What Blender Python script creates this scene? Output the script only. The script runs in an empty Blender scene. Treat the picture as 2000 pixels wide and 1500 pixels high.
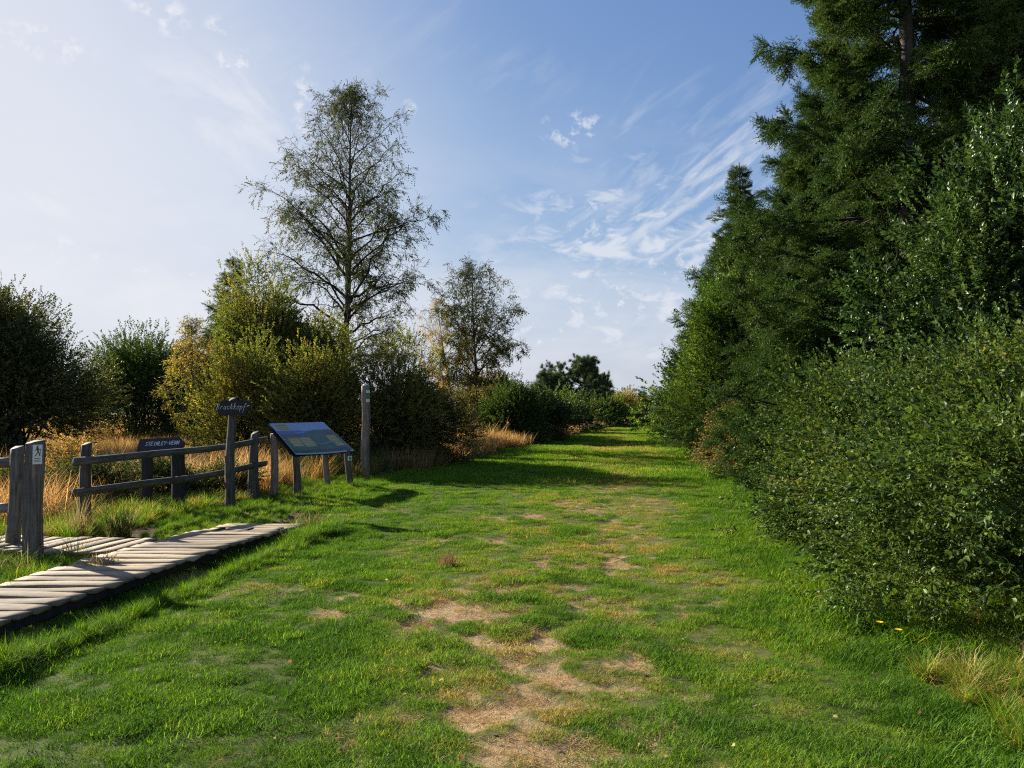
import bpy, math, random
import numpy as np
from mathutils import Vector, Matrix
PI = math.pi
scene = bpy.context.scene
RNG = np.random.default_rng(7)
random.seed(7)

# ------------------------------------------------------------------ camera, sky, sun, exposure
CAM_H = 1.6
cam_d = bpy.data.cameras.new('camera')
cam_d.sensor_width = 36; cam_d.lens = 27; cam_d.clip_start = 0.05; cam_d.clip_end = 5000
cam = bpy.data.objects.new('camera', cam_d)
cam.location = (0, 0, CAM_H); cam.rotation_euler = (math.radians(90 + 1.909), 0, 0)
scene.collection.objects.link(cam); scene.camera = cam

SUN_EL, SUN_AZ = 24.0, -54.0      # degrees; azimuth from the +Y axis, negative to the left
SUN_STRENGTH, SKY_STRENGTH, EXPOSURE = 5.0, 0.10, 1.32
sl = bpy.data.lights.new('sun', 'SUN'); sl.energy = SUN_STRENGTH; sl.angle = math.radians(0.5); sl.color = (1.0, 0.93, 0.80)
so = bpy.data.objects.new('sun', sl)
so.rotation_euler = (math.radians(90 - SUN_EL), 0, math.radians(180 - SUN_AZ)); so.location = (-60, 45, 40)
scene.collection.objects.link(so)
SUN_DIR = Vector((math.sin(math.radians(SUN_AZ)) * math.cos(math.radians(SUN_EL)), math.cos(math.radians(SUN_AZ)) * math.cos(math.radians(SUN_EL)), math.sin(math.radians(SUN_EL))))
so.rotation_euler = SUN_DIR.to_track_quat('Z', 'Y').to_euler()

vs = scene.view_settings
vs.view_transform = 'Standard'; vs.look = 'None'; vs.gamma = 1.0; vs.exposure = EXPOSURE; vs.use_curve_mapping = False
cy = scene.cycles
cy.max_bounces = 6; cy.diffuse_bounces = 3; cy.glossy_bounces = 2; cy.transmission_bounces = 4; cy.transparent_max_bounces = 4
cy.volume_bounces = 0; cy.use_denoising = False; cy.filter_width = 1.15; cy.caustics_reflective = False; cy.caustics_refractive = False
cy.sample_clamp_indirect = 4

class NB:
    """small node builder"""
    def __init__(s, nt): s.nt = nt; s.N = nt.nodes; s.L = nt.links
    def node(s, t, **kw):
        n = s.N.new(t)
        for k, v in kw.items(): setattr(n, k, v)
        return n
    def put(s, sock, v):
        if hasattr(v, 'is_linked') or hasattr(v, 'links'): s.L.new(v, sock)
        else: sock.default_value = v
    def m(s, op, a, b=0.0, c=0.0, clamp=False):
        n = s.node('ShaderNodeMath', operation=op, use_clamp=clamp)
        s.put(n.inputs[0], a); s.put(n.inputs[1], b); s.put(n.inputs[2], c)
        return n.outputs[0]
    def vec(s, x, y, z):
        n = s.node('ShaderNodeCombineXYZ'); s.put(n.inputs[0], x); s.put(n.inputs[1], y); s.put(n.inputs[2], z); return n.outputs[0]
    def noise(s, v, scale, detail=4, rough=0.55, dist=0.0):
        n = s.node('ShaderNodeTexNoise'); s.put(n.inputs['Vector'], v); n.inputs['Scale'].default_value = scale
        n.inputs['Detail'].default_value = detail; n.inputs['Roughness'].default_value = rough; n.inputs['Distortion'].default_value = dist
        return n.outputs['Fac']
    def ss(s, v, a, b, lo=0.0, hi=1.0):
        n = s.node('ShaderNodeMapRange', interpolation_type='SMOOTHSTEP')
        s.put(n.inputs[0], v)
        for i, q in enumerate((a, b, lo, hi)): n.inputs[i + 1].default_value = q
        return n.outputs[0]
    def mix(s, f, a, b, blend='MIX'):
        n = s.node('ShaderNodeMix', data_type='RGBA', blend_type=blend)
        s.put(n.inputs[0], f)
        for sock, v in ((n.inputs[6], a), (n.inputs[7], b)):
            if isinstance(v, tuple): sock.default_value = (*v, 1) if len(v) == 3 else v
            else: s.L.new(v, sock)
        return n.outputs[2]
    def ramp(s, f, stops):
        n = s.node('ShaderNodeValToRGB'); s.put(n.inputs[0], f)
        cr = n.color_ramp
        while len(cr.elements) < len(stops): cr.elements.new(0.5)
        for e, (p, c) in zip(cr.elements, stops): e.position = p; e.color = (*c, 1)
        return n.outputs[0]

def build_world():
    w = bpy.data.worlds.new('World'); scene.world = w; w.use_nodes = True
    nt = w.node_tree; nt.nodes.clear(); b = NB(nt)
    sky = b.node('ShaderNodeTexSky', sky_type='NISHITA')
    sky.sun_disc = False; sky.sun_elevation = math.radians(SUN_EL); sky.sun_rotation = math.radians(SUN_AZ)
    sky.altitude = 600; sky.air_density = 1.0; sky.dust_density = 1.6; sky.ozone_density = 2.2
    tc = b.node('ShaderNodeTexCoord')
    sp = b.node('ShaderNodeSeparateXYZ'); b.L.new(tc.outputs['Generated'], sp.inputs[0])
    X, Y, Z = sp.outputs
    R2D = 180 / PI
    az = b.m('MULTIPLY', b.m('ARCTAN2', X, Y), R2D)
    el = b.m('MULTIPLY', b.m('ARCSINE', Z), R2D)
    az.node.label = 'az'
    def blob(a0, e0, ra, re):
        u = b.m('DIVIDE', b.m('SUBTRACT', az, a0), ra); v = b.m('DIVIDE', b.m('SUBTRACT', el, e0), re)
        d = b.m('SQRT', b.m('ADD', b.m('MULTIPLY', u, u), b.m('MULTIPLY', v, v)))
        return b.ss(d, 0.25, 1.0, 1.0, 0.0)
    # streaky cirrus, drawn out along a slant
    th = math.radians(33)
    u = b.m('ADD', b.m('MULTIPLY', az, math.cos(th)), b.m('MULTIPLY', el, math.sin(th)))
    v = b.m('SUBTRACT', b.m('MULTIPLY', el, math.cos(th)), b.m('MULTIPLY', az, math.sin(th)))
    st = b.noise(b.vec(b.m('MULTIPLY', u, 0.10), b.m('MULTIPLY', v, 0.42), 3.7), 1.0, 6, 0.55, 0.7)
    st = b.ss(st, 0.40, 0.64)
    fine = b.noise(b.vec(b.m('MULTIPLY', u, 0.35), b.m('MULTIPLY', v, 1.3), 9.1), 1.0, 5, 0.6, 0.3)
    st = b.m('MULTIPLY', st, b.ss(fine, 0.25, 0.65))
    m1 = blob(14.0, 12.5, 16.5, 14.5)
    gen = b.ss(b.noise(b.vec(b.m('MULTIPLY', az, 0.045), b.m('MULTIPLY', el, 0.07), 21.0), 1.0, 2), 0.5, 0.7, 0.0, 0.35)
    c1 = b.m('MULTIPLY', b.m('MULTIPLY', st, 0.85), b.m('MAXIMUM', m1, gen))
    # slanting streak on the left, running down to the right
    th2 = math.radians(-27)
    u2 = b.m('ADD', b.m('MULTIPLY', az, math.cos(th2)), b.m('MULTIPLY', el, math.sin(th2)))
    v2 = b.m('SUBTRACT', b.m('MULTIPLY', el, math.cos(th2)), b.m('MULTIPLY', az, math.sin(th2)))
    s2 = b.ss(b.noise(b.vec(b.m('MULTIPLY', u2, 0.09), b.m('MULTIPLY', v2, 0.30), 1.3), 1.0, 6, 0.6, 0.5), 0.38, 0.68)
    c2 = b.m('MULTIPLY', s2, b.m('MULTIPLY', b.m('MAXIMUM', blob(-20.5, 20.0, 8.5, 6.0), blob(-33, 13.0, 7, 3)), 0.75))
    # broad thin veil low in the sky
    vv = b.ss(b.noise(b.vec(b.m('MULTIPLY', az, 0.06), b.m('MULTIPLY', el, 0.17), 5.5), 1.0, 5, 0.55, 0.4), 0.36, 0.7)
    c3 = b.m('MULTIPLY', vv, b.m('MULTIPLY', b.ss(el, 3.0, 26.0, 1.0, 0.0), 0.80))
    # small puffs
    pf = b.noise(b.vec(b.m('MULTIPLY', az, 0.9), b.m('MULTIPLY', el, 1.05), 2.2), 1.0, 6, 0.62, 0.2)
    pf = b.ss(pf, 0.46, 0.66)
    spots = [(-25.9, 25.9, 1.8, 1.1), (-24.2, 25.2, 1.5, 1.5), (-21.2, 25.0, 1.4, 1.4), (-20.2, 23.4, 2.0, 1.3), (-15.3, 21.0, 1.5, 3.6), (-32.0, 22.4, 4.2, 1.4),
             (-30.4, 10.0, 3.2, 1.6), (-25.9, 9.0, 1.2, 0.8), (-23.2, 8.8, 1.7, 0.9), (-20.3, 8.6, 2.2, 1.4), (-7.7, 21.5, 0.9, 0.8), (6.2, 15.2, 1.4, 1.1),
             (5.3, 12.9, 2.5, 1.6), (4.6, 20.2, 3.6, 1.8), (7.6, 8.0, 5.5, 3.0), (11.5, 10.6, 4.5, 2.3), (1.5, 5.8, 5.0, 2.2)]
    pm = None
    for sp_ in spots:
        q = blob(*sp_); pm = q if pm is None else b.m('MAXIMUM', pm, q)
    c4 = b.m('MULTIPLY', pf, b.m('MULTIPLY', pm, 1.0))
    pt = b.ss(b.noise(b.vec(b.m('MULTIPLY', az, 0.30), b.m('MULTIPLY', el, 0.62), 31.0), 1.0, 6, 0.6, 0.5), 0.46, 0.66)
    c3 = b.m('MAXIMUM', c3, b.m('MULTIPLY', pt, b.m('MULTIPLY', blob(8.5, 9.5, 17.0, 13.0), 1.0)))
    fac = b.m('MAXIMUM', b.m('MAXIMUM', c1, c4), b.m('MAXIMUM', c2, c3))
    veil = b.m('MULTIPLY', blob(-38, 13, 44, 34), 0.62)
    fac = b.m('MAXIMUM', b.m('MULTIPLY', fac, 0.74), b.m('ADD', veil, b.m('MULTIPLY', fac, 0.5)), clamp=True)
    up = b.ss(el, -1.0, 0.5)
    fac = b.m('MULTIPLY', fac, up)
    # soft shoulder on the sky's own brightness: the glare near the sun stays pale blue instead of blowing out
    K = 1.0 / (SKY_STRENGTH * 2 ** EXPOSURE)
    sc3 = b.node('ShaderNodeSeparateColor'); b.L.new(sky.outputs[0], sc3.inputs[0]); ch = []
    for sck, lim, tint in zip(sc3.outputs, (.84, .79, .68), (.82, .95, 1.30)):
        x = b.m('MULTIPLY', sck, 0.168)
        q = b.m('DIVIDE', x, lim)
        y = b.m('DIVIDE', x, b.m('SQRT', b.m('ADD', b.m('MULTIPLY', q, q), 1.0)))
        ch.append(b.m('MULTIPLY', y, tint * K))
    shoulder = b.vec(*ch)
    hz = b.mix(b.ss(el, 0.0, 14.0, 0.75, 0.0), shoulder, (.62 * K, .66 * K, .74 * K))
    col = b.mix(fac, hz, (.82 * K, .84 * K, .90 * K))
    bg = b.node('ShaderNodeBackground'); b.L.new(col, bg.inputs[0]); bg.inputs[1].default_value = SKY_STRENGTH
    out = b.node('ShaderNodeOutputWorld'); b.L.new(bg.outputs[0], out.inputs[0])
build_world()

# ------------------------------------------------------------------ helpers
COL = scene.collection
def tag(o, label=None, cat=None, group=None, kind=None):
    if label: o['label'] = label
    if cat: o['category'] = cat
    if group: o['group'] = group
    if kind: o['kind'] = kind
    return o
def empty(name, loc, label, cat, group=None, rz=0):
    o = bpy.data.objects.new(name, None); COL.objects.link(o); o.location = loc; o.rotation_euler = (0, 0, rz)
    return tag(o, label, cat, group)
def mesh_np(name, V, F, mat=None, smooth=False):
    """V (n,3); F (m,k) one array, or list of arrays of equal-width faces"""
    me = bpy.data.meshes.new(name)
    Fs = [f for f in (F if isinstance(F, list) else [F]) if len(f)]
    V = np.asarray(V, np.float32)
    me.vertices.add(len(V)); me.vertices.foreach_set('co', V.ravel())
    if Fs:
        loops = np.concatenate([np.asarray(f, np.int32).ravel() for f in Fs])
        tot = np.concatenate([np.full(len(f), np.asarray(f).shape[1], np.int32) for f in Fs])
        st = np.concatenate([[0], np.cumsum(tot)[:-1]]).astype(np.int32)
        me.loops.add(len(loops)); me.loops.foreach_set('vertex_index', loops)
        me.polygons.add(len(tot)); me.polygons.foreach_set('loop_start', st); me.polygons.foreach_set('loop_total', tot)
        if smooth: me.polygons.foreach_set('use_smooth', np.ones(len(tot), bool))
    if mat: me.materials.append(mat)
    me.update(calc_edges=True); me.validate()
    return me
def obj(name, me, parent=None, loc=None, rot=None):
    o = bpy.data.objects.new(name, me); COL.objects.link(o)
    if parent: o.parent = parent
    if loc is not None: o.location = loc
    if rot is not None: o.rotation_euler = rot
    return o
def fattr(me, name, arr, domain='POINT', typ='FLOAT'):
    a = me.attributes.new(name, typ, domain)
    key = {'FLOAT': 'value', 'FLOAT_VECTOR': 'vector', 'INT': 'value', 'FLOAT_COLOR': 'color'}[typ]
    a.data.foreach_set(key, np.ascontiguousarray(arr, np.int32 if typ == 'INT' else np.float32).ravel())

def _h(ix, iy, seed):
    h = (ix.astype(np.int64) * 374761393 + iy.astype(np.int64) * 668265263 + seed * 1442695041) & 0xffffffff
    h = ((h ^ (h >> 13)) * 1274126177) & 0xffffffff
    return ((h ^ (h >> 16)) & 0xffffff) / 16777215.0
def vnoise(x, y, seed=0):
    x = np.asarray(x, float); y = np.asarray(y, float)
    ix = np.floor(x); iy = np.floor(y); fx = x - ix; fy = y - iy
    fx = fx * fx * (3 - 2 * fx); fy = fy * fy * (3 - 2 * fy)
    a = _h(ix, iy, seed); b = _h(ix + 1, iy, seed); c = _h(ix, iy + 1, seed); d = _h(ix + 1, iy + 1, seed)
    return (a * (1 - fx) + b * fx) * (1 - fy) + (c * (1 - fx) + d * fx) * fy
def fbm(x, y, seed=0, o=4):
    s = 0; a = 0.5; t = 0
    for k in range(o):
        s = s + a * vnoise(x * 2 ** k, y * 2 ** k, seed + k * 17); t += a; a *= 0.5
    return s / t
def sst(x, a, b):
    t = np.clip((np.asarray(x, float) - a) / (b - a), 0, 1); return t * t * (3 - 2 * t)

# ------------------------------------------------------------------ the lie of the land
LE = np.array([(-3.2, 0), (-3.25, 5), (-2.9, 9), (-2.55, 11), (-3.3, 14.0), (-3.0, 17), (-2.1, 21.5), (-1.6, 25), (0.1, 32), (2.4, 41), (6.2, 60), (12, 83), (17.5, 105), (19, 125)], float)
RE = np.array([(4.3, 0), (3.8, 3.4), (3.0, 4.7), (2.8, 6.0), (2.9, 9.0), (4.6, 14), (5.7, 18), (7.2, 26), (9.0, 34), (12.6, 52), (17.5, 80), (22.3, 105), (25, 125)], float)
def left_edge(y): return np.interp(y, LE[:, 1], LE[:, 0])
def right_edge(y): return np.interp(y, RE[:, 1], RE[:, 0])
def lawn_sd(x, y):
    """metres inside the mown strip (negative outside)"""
    w = 0.35 * (fbm(np.asarray(x) * 0.9, np.asarray(y) * 0.9, 5) - 0.5)
    return np.minimum(x - left_edge(y), right_edge(y) - x) + w
def gz(x, y):
    x = np.asarray(x, float); y = np.asarray(y, float)
    z = 0.10 * (fbm(x * 0.22, y * 0.22, 11, 3) - 0.5) * sst(y, 2, 14)
    near = 1 - sst(y, 30, 60)
    z = z + near * (0.05 * (fbm(x * 1.1, y * 1.1, 3, 2) - 0.5) + 0.028 * (fbm(x * 5, y * 5, 8, 3) - 0.5))
    z = z - 0.14 * sst(left_edge(y) - x, 4.0, 7.0) * sst(y, 1, 6)
    z = z + 0.10 * sst(x - right_edge(y), 0.0, 1.5)
    z = z - 0.022 * bare(x, y) * (1 - sst(y, 14, 20)) - 0.03 * np.exp(-((x - 0.1 - 0.125 * y) / 0.8) ** 2) * (1 - sst(y, 30, 60))
    # ruts beside the boardwalk
    z = z - 0.06 * np.exp(-((x + 3.05) / 0.35) ** 2) * (1 - sst(y, 8, 10))
    far = sst(y, 180, 480)
    z = z + far * 4.5 + far * 5 * (fbm(x * 0.006, y * 0.006, 9, 3) - 0.4)
    return z
def g1(x, y): return float(gz(np.array([x]), np.array([y]))[0])

BARE = [(-0.62, 6.1, .75, .50, 1.15), (-0.15, 6.3, .40, .35, 1.1), (.28, 5.7, .22, .25, 1.1), (-.42, 4.9, .30, .50, 1.0), (-.22, 4.2, .32, .55, 1.1), (.2, 4.32, .35, .2, 1.15),
        (.27, 3.72, .55, .36, 1.2), (.50, 3.5, .35, .35, 1.15), (.85, 5.1, .30, .22, .95), (.45, 8.0, .6, .4, .95), (1.08, 8.4, .32, .7, 1.05), (1.0, 10.0, .8, 1.1, .85), (1.3, 12.5, .6, 1.8, .8),
        (-.75, 3.7, .45, .3, .85), (1.95, 15.5, .6, 2.6, .85), (2.7, 20, .5, 3.5, .8), (-.1, 5.4, .7, .4, .95), (-1.2, 6.6, .5, .3, .7), (.1, 7.0, .9, .5, .8), (0.0, 11.3, .8, .5, .75),
        (.55, 6.6, .5, .4, .85), (.9, 4.4, .4, .3, .75), (4.0, 4.2, .4, .25, .8), (-2.2, 6.9, .3, .18, .75), (.55, 2.9, .6, .45, 1.1), (.1, 4.9, .5, .5, .8), (1.5, 6.2, .4, .3, .7), (-.4, 9.3, .8, .4, .7), (5.2, 33, .6, 9, .8), (10.5, 62, .8, 20, .8), (17.5, 90, 1.2, 20, .9)]
def bare(x, y):
    s = np.zeros(np.shape(x))
    for cx, cyy, rx, ry, a in BARE:
        s = np.maximum(s, a * np.exp(-((x - cx) / rx) ** 2 - ((y - cyy) / ry) ** 2))
    n = .35 * fbm(x * 3.0, y * 3.0, 31, 3) + .65 * fbm(x * 9, y * 7, 33, 4)
    return sst(s * 0.95 + (n - 0.5) * 3.6, 0.50, 0.90) * (s > 0.12)
def worn(x, y):
    """0..1 yellowish, thin turf along the middle of the way"""
    c = 0.1 + 0.125 * y
    band = np.exp(-((x - c) / (1.35 + 0.02 * y)) ** 2)
    n = fbm(x * 1.3, y * 1.3, 41, 4)
    return np.clip(band * 0.9 * sst(n, 0.32, 0.66) + 0.35 * sst(fbm(x * 1.6, y * 1.6, 77, 4), 0.52, 0.72) + 0.8 * bare(x, y), 0, 1)

# ------------------------------------------------------------------ materials
def new_mat(name):
    m = bpy.data.materials.new(name); m.use_nodes = True; m.node_tree.nodes.clear(); return m, NB(m.node_tree)
def finish(b, sh, disp=None):
    o = b.node('ShaderNodeOutputMaterial'); b.L.new(sh, o.inputs[0])
def principled(b, col, rough=0.8, spec=0.3, bump=None, bstr=0.4, bdist=0.01):
    p = b.node('ShaderNodeBsdfPrincipled')
    if isinstance(col, tuple): p.inputs['Base Color'].default_value = (*col, 1)
    else: b.L.new(col, p.inputs['Base Color'])
    b.put(p.inputs['Roughness'], rough); p.inputs['Specular IOR Level'].default_value = spec
    if bump is not None:
        bn = b.node('ShaderNodeBump'); bn.inputs['Strength'].default_value = bstr; bn.inputs['Distance'].default_value = bdist
        b.L.new(bump, bn.inputs['Height']); b.L.new(bn.outputs[0], p.inputs['Normal'])
    return p.outputs[0]
def leaf_mat(name, stops, trans=0.4, gloss=0.02, rough=0.5, warm=(1.25, 1.15, 0.55)):
    """stops: colour ramp over the leaf's own tone"""
    m, b = new_mat(name)
    a1 = b.node('ShaderNodeAttribute', attribute_type='INSTANCER', attribute_name='tone')
    a2 = b.node('ShaderNodeAttribute', attribute_type='GEOMETRY', attribute_name='lv')
    t = b.m('ADD', a1.outputs['Fac'], b.m('MULTIPLY', b.m('SUBTRACT', a2.outputs['Fac'], 0.5), 0.46), clamp=True)
    col = b.ramp(t, stops)
    v = b.ss(b.m('FRACT', b.m('MULTIPLY', a2.outputs['Fac'], 7.31)), 0, 1, 0.60, 1.45)
    hs = b.node('ShaderNodeHueSaturation'); b.L.new(v, hs.inputs['Value']); b.L.new(col, hs.inputs['Color'])
    col = hs.outputs[0]
    d = b.node('ShaderNodeBsdfDiffuse'); b.L.new(col, d.inputs[0])
    tr = b.node('ShaderNodeBsdfTranslucent'); b.L.new(b.mix(1.0, col, warm, 'MULTIPLY'), tr.inputs[0])
    mx = b.node('ShaderNodeMixShader'); mx.inputs[0].default_value = trans; b.L.new(d.outputs[0], mx.inputs[1]); b.L.new(tr.outputs[0], mx.inputs[2])
    gl = b.node('ShaderNodeBsdfGlossy'); gl.inputs['Roughness'].default_value = rough; gl.inputs[0].default_value = (.9, .95, .8, 1)
    m2 = b.node('ShaderNodeMixShader'); m2.inputs[0].default_value = gloss; b.L.new(mx.outputs[0], m2.inputs[1]); b.L.new(gl.outputs[0], m2.inputs[2])
    finish(b, m2.outputs[0]); return m
def bark_mat(name, c1, c2, scale=6, white=None):
    m, b = new_mat(name)
    tc = b.node('ShaderNodeTexCoord'); mp = b.node('ShaderNodeMapping'); mp.inputs['Scale'].default_value = (3, 3, 0.8)
    b.L.new(tc.outputs['Object'], mp.inputs[0])
    n = b.noise(mp.outputs[0], scale, 6, 0.65, 0.3)
    col = b.ramp(n, [(0.3, c1), (0.7, c2)])
    if white:
        mp2 = b.node('ShaderNodeMapping'); mp2.inputs['Scale'].default_value = (1.2, 1.2, 5); b.L.new(tc.outputs['Object'], mp2.inputs[0])
        col = b.mix(b.ss(b.noise(mp2.outputs[0], 2.0, 4), 0.5, 0.62), col, white)
    finish(b, principled(b, col, 0.9, 0.15, n, 0.6, 0.02)); return m
def wood_mat(name, c1, c2, c3, axis=2, grain=60, green=0.0):
    m, b = new_mat(name)
    tc = b.node('ShaderNodeTexCoord'); oi = b.node('ShaderNodeObjectInfo')
    sc = [1.0, 1.0, 1.0]; sc[axis] = 0.06
    mp = b.node('ShaderNodeMapping'); mp.inputs['Scale'].default_value = sc
    off = b.node('ShaderNodeVectorMath', operation='SCALE'); off.inputs[0].default_value = (17, 31, 11); b.L.new(oi.outputs['Random'], off.inputs['Scale'])
    add = b.node('ShaderNodeVectorMath', operation='ADD'); b.L.new(tc.outputs['Object'], add.inputs[0]); b.L.new(off.outputs[0], add.inputs[1])
    b.L.new(add.outputs[0], mp.inputs[0])
    n = b.noise(mp.outputs[0], grain, 5, 0.6, 0.8)
    n2 = b.noise(add.outputs[0], 7, 5, 0.6)
    col = b.ramp(n, [(0.28, c1), (0.5, c2), (0.72, c3)])
    col = b.mix(b.ss(n2, 0.45, 0.75, 0.0, 0.55), col, c1)
    if green: col = b.mix(b.ss(n2, 0.38, 0.25, 0.0, green), col, (0.10, 0.12, 0.04))
    hs = b.node('ShaderNodeHueSaturation'); b.L.new(col, hs.inputs['Color']); b.L.new(b.ss(oi.outputs['Random'], 0, 1, 0.60, 1.28), hs.inputs['Value'])
    finish(b, principled(b, hs.outputs[0], 0.75, 0.3, n, 0.7, 0.006)); return m
def flat_mat(name, col, rough=0.5, spec=0.5):
    m, b = new_mat(name)
    tc = b.node('ShaderNodeTexCoord'); n = b.noise(tc.outputs['Object'], 35, 4)
    c = b.mix(b.ss(n, 0.35, 0.8, 0.0, 0.22), col, tuple(q * 0.6 for q in col))
    finish(b, principled(b, c, rough, spec)); return m

G1, G2, G3, G4, ST = (0.055, 0.130, 0.010), (0.130, 0.260, 0.018), (0.21, 0.31, 0.030), (0.36, 0.28, 0.080), (0.50, 0.34, 0.17)
M_grass = leaf_mat('lawn_blades', [(0.0, G1), (0.3, G2), (0.55, G3), (0.78, G4), (1.0, ST)], 0.48, 0.012, 0.6, (1.15, 1.15, 0.45))
M_dry = leaf_mat('dry_blades', [(0.0, (0.08, 0.13, 0.02)), (0.25, (0.22, 0.19, 0.05)), (0.6, (0.42, 0.25, 0.095)), (1.0, (0.58, 0.42, 0.22))], 0.45, 0.015, 0.6, (1.2, 0.98, 0.6))
M_birch = leaf_mat('birch_leaves', [(0.0, (0.035, 0.060, 0.014)), (0.5, (0.085, 0.105, 0.022)), (0.8, (0.17, 0.14, 0.03)), (1.0, (0.24, 0.13, 0.035))], 0.35, 0.02)
M_autumn = leaf_mat('autumn_leaves', [(0.0, (0.080, 0.115, 0.026)), (0.35, (0.20, 0.20, 0.045)), (0.65, (0.36, 0.27, 0.07)), (1.0, (0.40, 0.21, 0.08))], 0.6, 0.02)
M_willow = leaf_mat('willow_leaves', [(0.0, (0.034, 0.070, 0.016)), (0.5, (0.074, 0.122, 0.026)), (0.85, (0.14, 0.17, 0.045)), (1.0, (0.34, 0.20, 0.06))], 0.36, 0.02, 0.45)
M_oak = leaf_mat('oak_leaves', [(0.0, (0.026, 0.062, 0.015)), (0.5, (0.058, 0.112, 0.024)), (0.85, (0.10, 0.14, 0.035)), (1.0, (0.30, 0.18, 0.05))], 0.38, 0.035, 0.42)
M_maple = leaf_mat('maple_leaves', [(0.0, (0.045, 0.100, 0.016)), (0.5, (0.095, 0.165, 0.026)), (0.85, (0.20, 0.22, 0.04)), (1.0, (0.40, 0.21, 0.05))], 0.48, 0.02)
M_dark = leaf_mat('dark_leaves', [(0.0, (0.030, 0.046, 0.020)), (0.5, (0.066, 0.090, 0.030)), (0.85, (0.13, 0.14, 0.042)), (1.0, (0.22, 0.14, 0.04))], 0.35, 0.03, 0.45)
M_brownbush = leaf_mat('brown_leaves', [(0.0, (0.08, 0.09, 0.030)), (0.5, (0.19, 0.15, 0.060)), (1.0, (0.34, 0.20, 0.09))], 0.5, 0.02)
M_needle = leaf_mat('spruce_needles', [(0.0, (0.020, 0.045, 0.012)), (0.45, (0.048, 0.094, 0.018)), (0.8, (0.095, 0.14, 0.026)), (1.0, (0.16, 0.12, 0.055))], 0.3, 0.015, 0.5, (1.1, 1.1, 0.6))
M_pine = leaf_mat('pine_needles', [(0.0, (0.045, 0.075, 0.036)), (0.5, (0.085, 0.130, 0.050)), (1.0, (0.15, 0.19, 0.07))], 0.3, 0.01, 0.5, (1, 1, 0.8))
M_bark = bark_mat('grey_bark', (0.045, 0.038, 0.032), (0.13, 0.115, 0.10))
M_birchbark = bark_mat('birch_bark', (0.03, 0.027, 0.024), (0.11, 0.10, 0.09), 5, (0.17, 0.16, 0.15))
M_twig = bark_mat('twig_bark', (0.025, 0.018, 0.014), (0.07, 0.050, 0.038))
M_plank = wood_mat('boardwalk_wood', (0.11, 0.078, 0.047), (0.32, 0.24, 0.150), (0.47, 0.37, 0.245), axis=0, grain=70)
M_post = wood_mat('weathered_oak', (0.045, 0.038, 0.032), (0.135, 0.115, 0.097), (0.28, 0.25, 0.215), axis=2, grain=38, green=0.3)
M_rail = wood_mat('rail_wood', (0.05, 0.045, 0.04), (0.15, 0.135, 0.12), (0.30, 0.28, 0.25), axis=1, grain=40)
M_legw = wood_mat('stand_timber', (0.09, 0.065, 0.05), (0.20, 0.15, 0.115), (0.34, 0.28, 0.23), axis=2, grain=45)
M_tarwood = wood_mat('dark_stained_wood', (0.010, 0.010, 0.012), (0.022, 0.020, 0.022), (0.045, 0.042, 0.042), axis=2, grain=40)
M_white = flat_mat('white_plate', (0.72, 0.72, 0.70), 0.45)
M_black = flat_mat('black_paint', (0.015, 0.015, 0.015))
M_chalk = flat_mat('pale_lettering', (0.62, 0.63, 0.62), 0.7)
M_green = flat_mat('green_plate', (0.05, 0.20, 0.11))

# ground
def ground_mat():
    m, b = new_mat('ground_soil')
    tc = b.node('ShaderNodeTexCoord'); P = tc.outputs['Object']
    at = b.node('ShaderNodeAttribute', attribute_name='mask'); sp = b.node('ShaderNodeSeparateColor'); b.L.new(at.outputs['Color'], sp.inputs[0])
    n1 = b.noise(P, 1.3, 6, 0.6); n2 = b.noise(P, 22, 6, 0.7); n3 = b.noise(P, 140, 4, 0.7)
    turf = b.ramp(b.m('ADD', b.m('MULTIPLY', n2, 0.45), b.m('MULTIPLY', n3, 0.55)), [(0.3, (0.022, 0.036, 0.008)), (0.5, (0.062, 0.088, 0.016)), (0.7, (0.14, 0.15, 0.035))])
    turf = b.mix(b.ss(n1, 0.45, 0.7, 0.0, 0.4), turf, (0.12, 0.12, 0.035))
    straw = b.ramp(n3, [(0.3, (0.20, 0.120, 0.060)), (0.5, (0.42, 0.285, 0.150)), (0.68, (0.60, 0.44, 0.26))])
    straw = b.mix(b.ss(n2, 0.40, 0.60, 0.55, 0.0), straw, (0.13, 0.11, 0.05))
    moor = b.ramp(n2, [(0.3, (0.035, 0.025, 0.015)), (0.7, (0.14, 0.085, 0.035))])
    fars = b.ramp(n1, [(0.3, (0.03, 0.05, 0.02)), (0.7, (0.10, 0.10, 0.04))])
    col = b.mix(sp.outputs[1], turf, moor)
    col = b.mix(sp.outputs[0], col, straw)
    col = b.mix(sp.outputs[2], col, fars)
    h = b.m('ADD', n2, b.m('MULTIPLY', n3, 0.4))
    finish(b, principled(b, col, 0.95, 0.1, h, 0.7, 0.02)); return m
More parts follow.
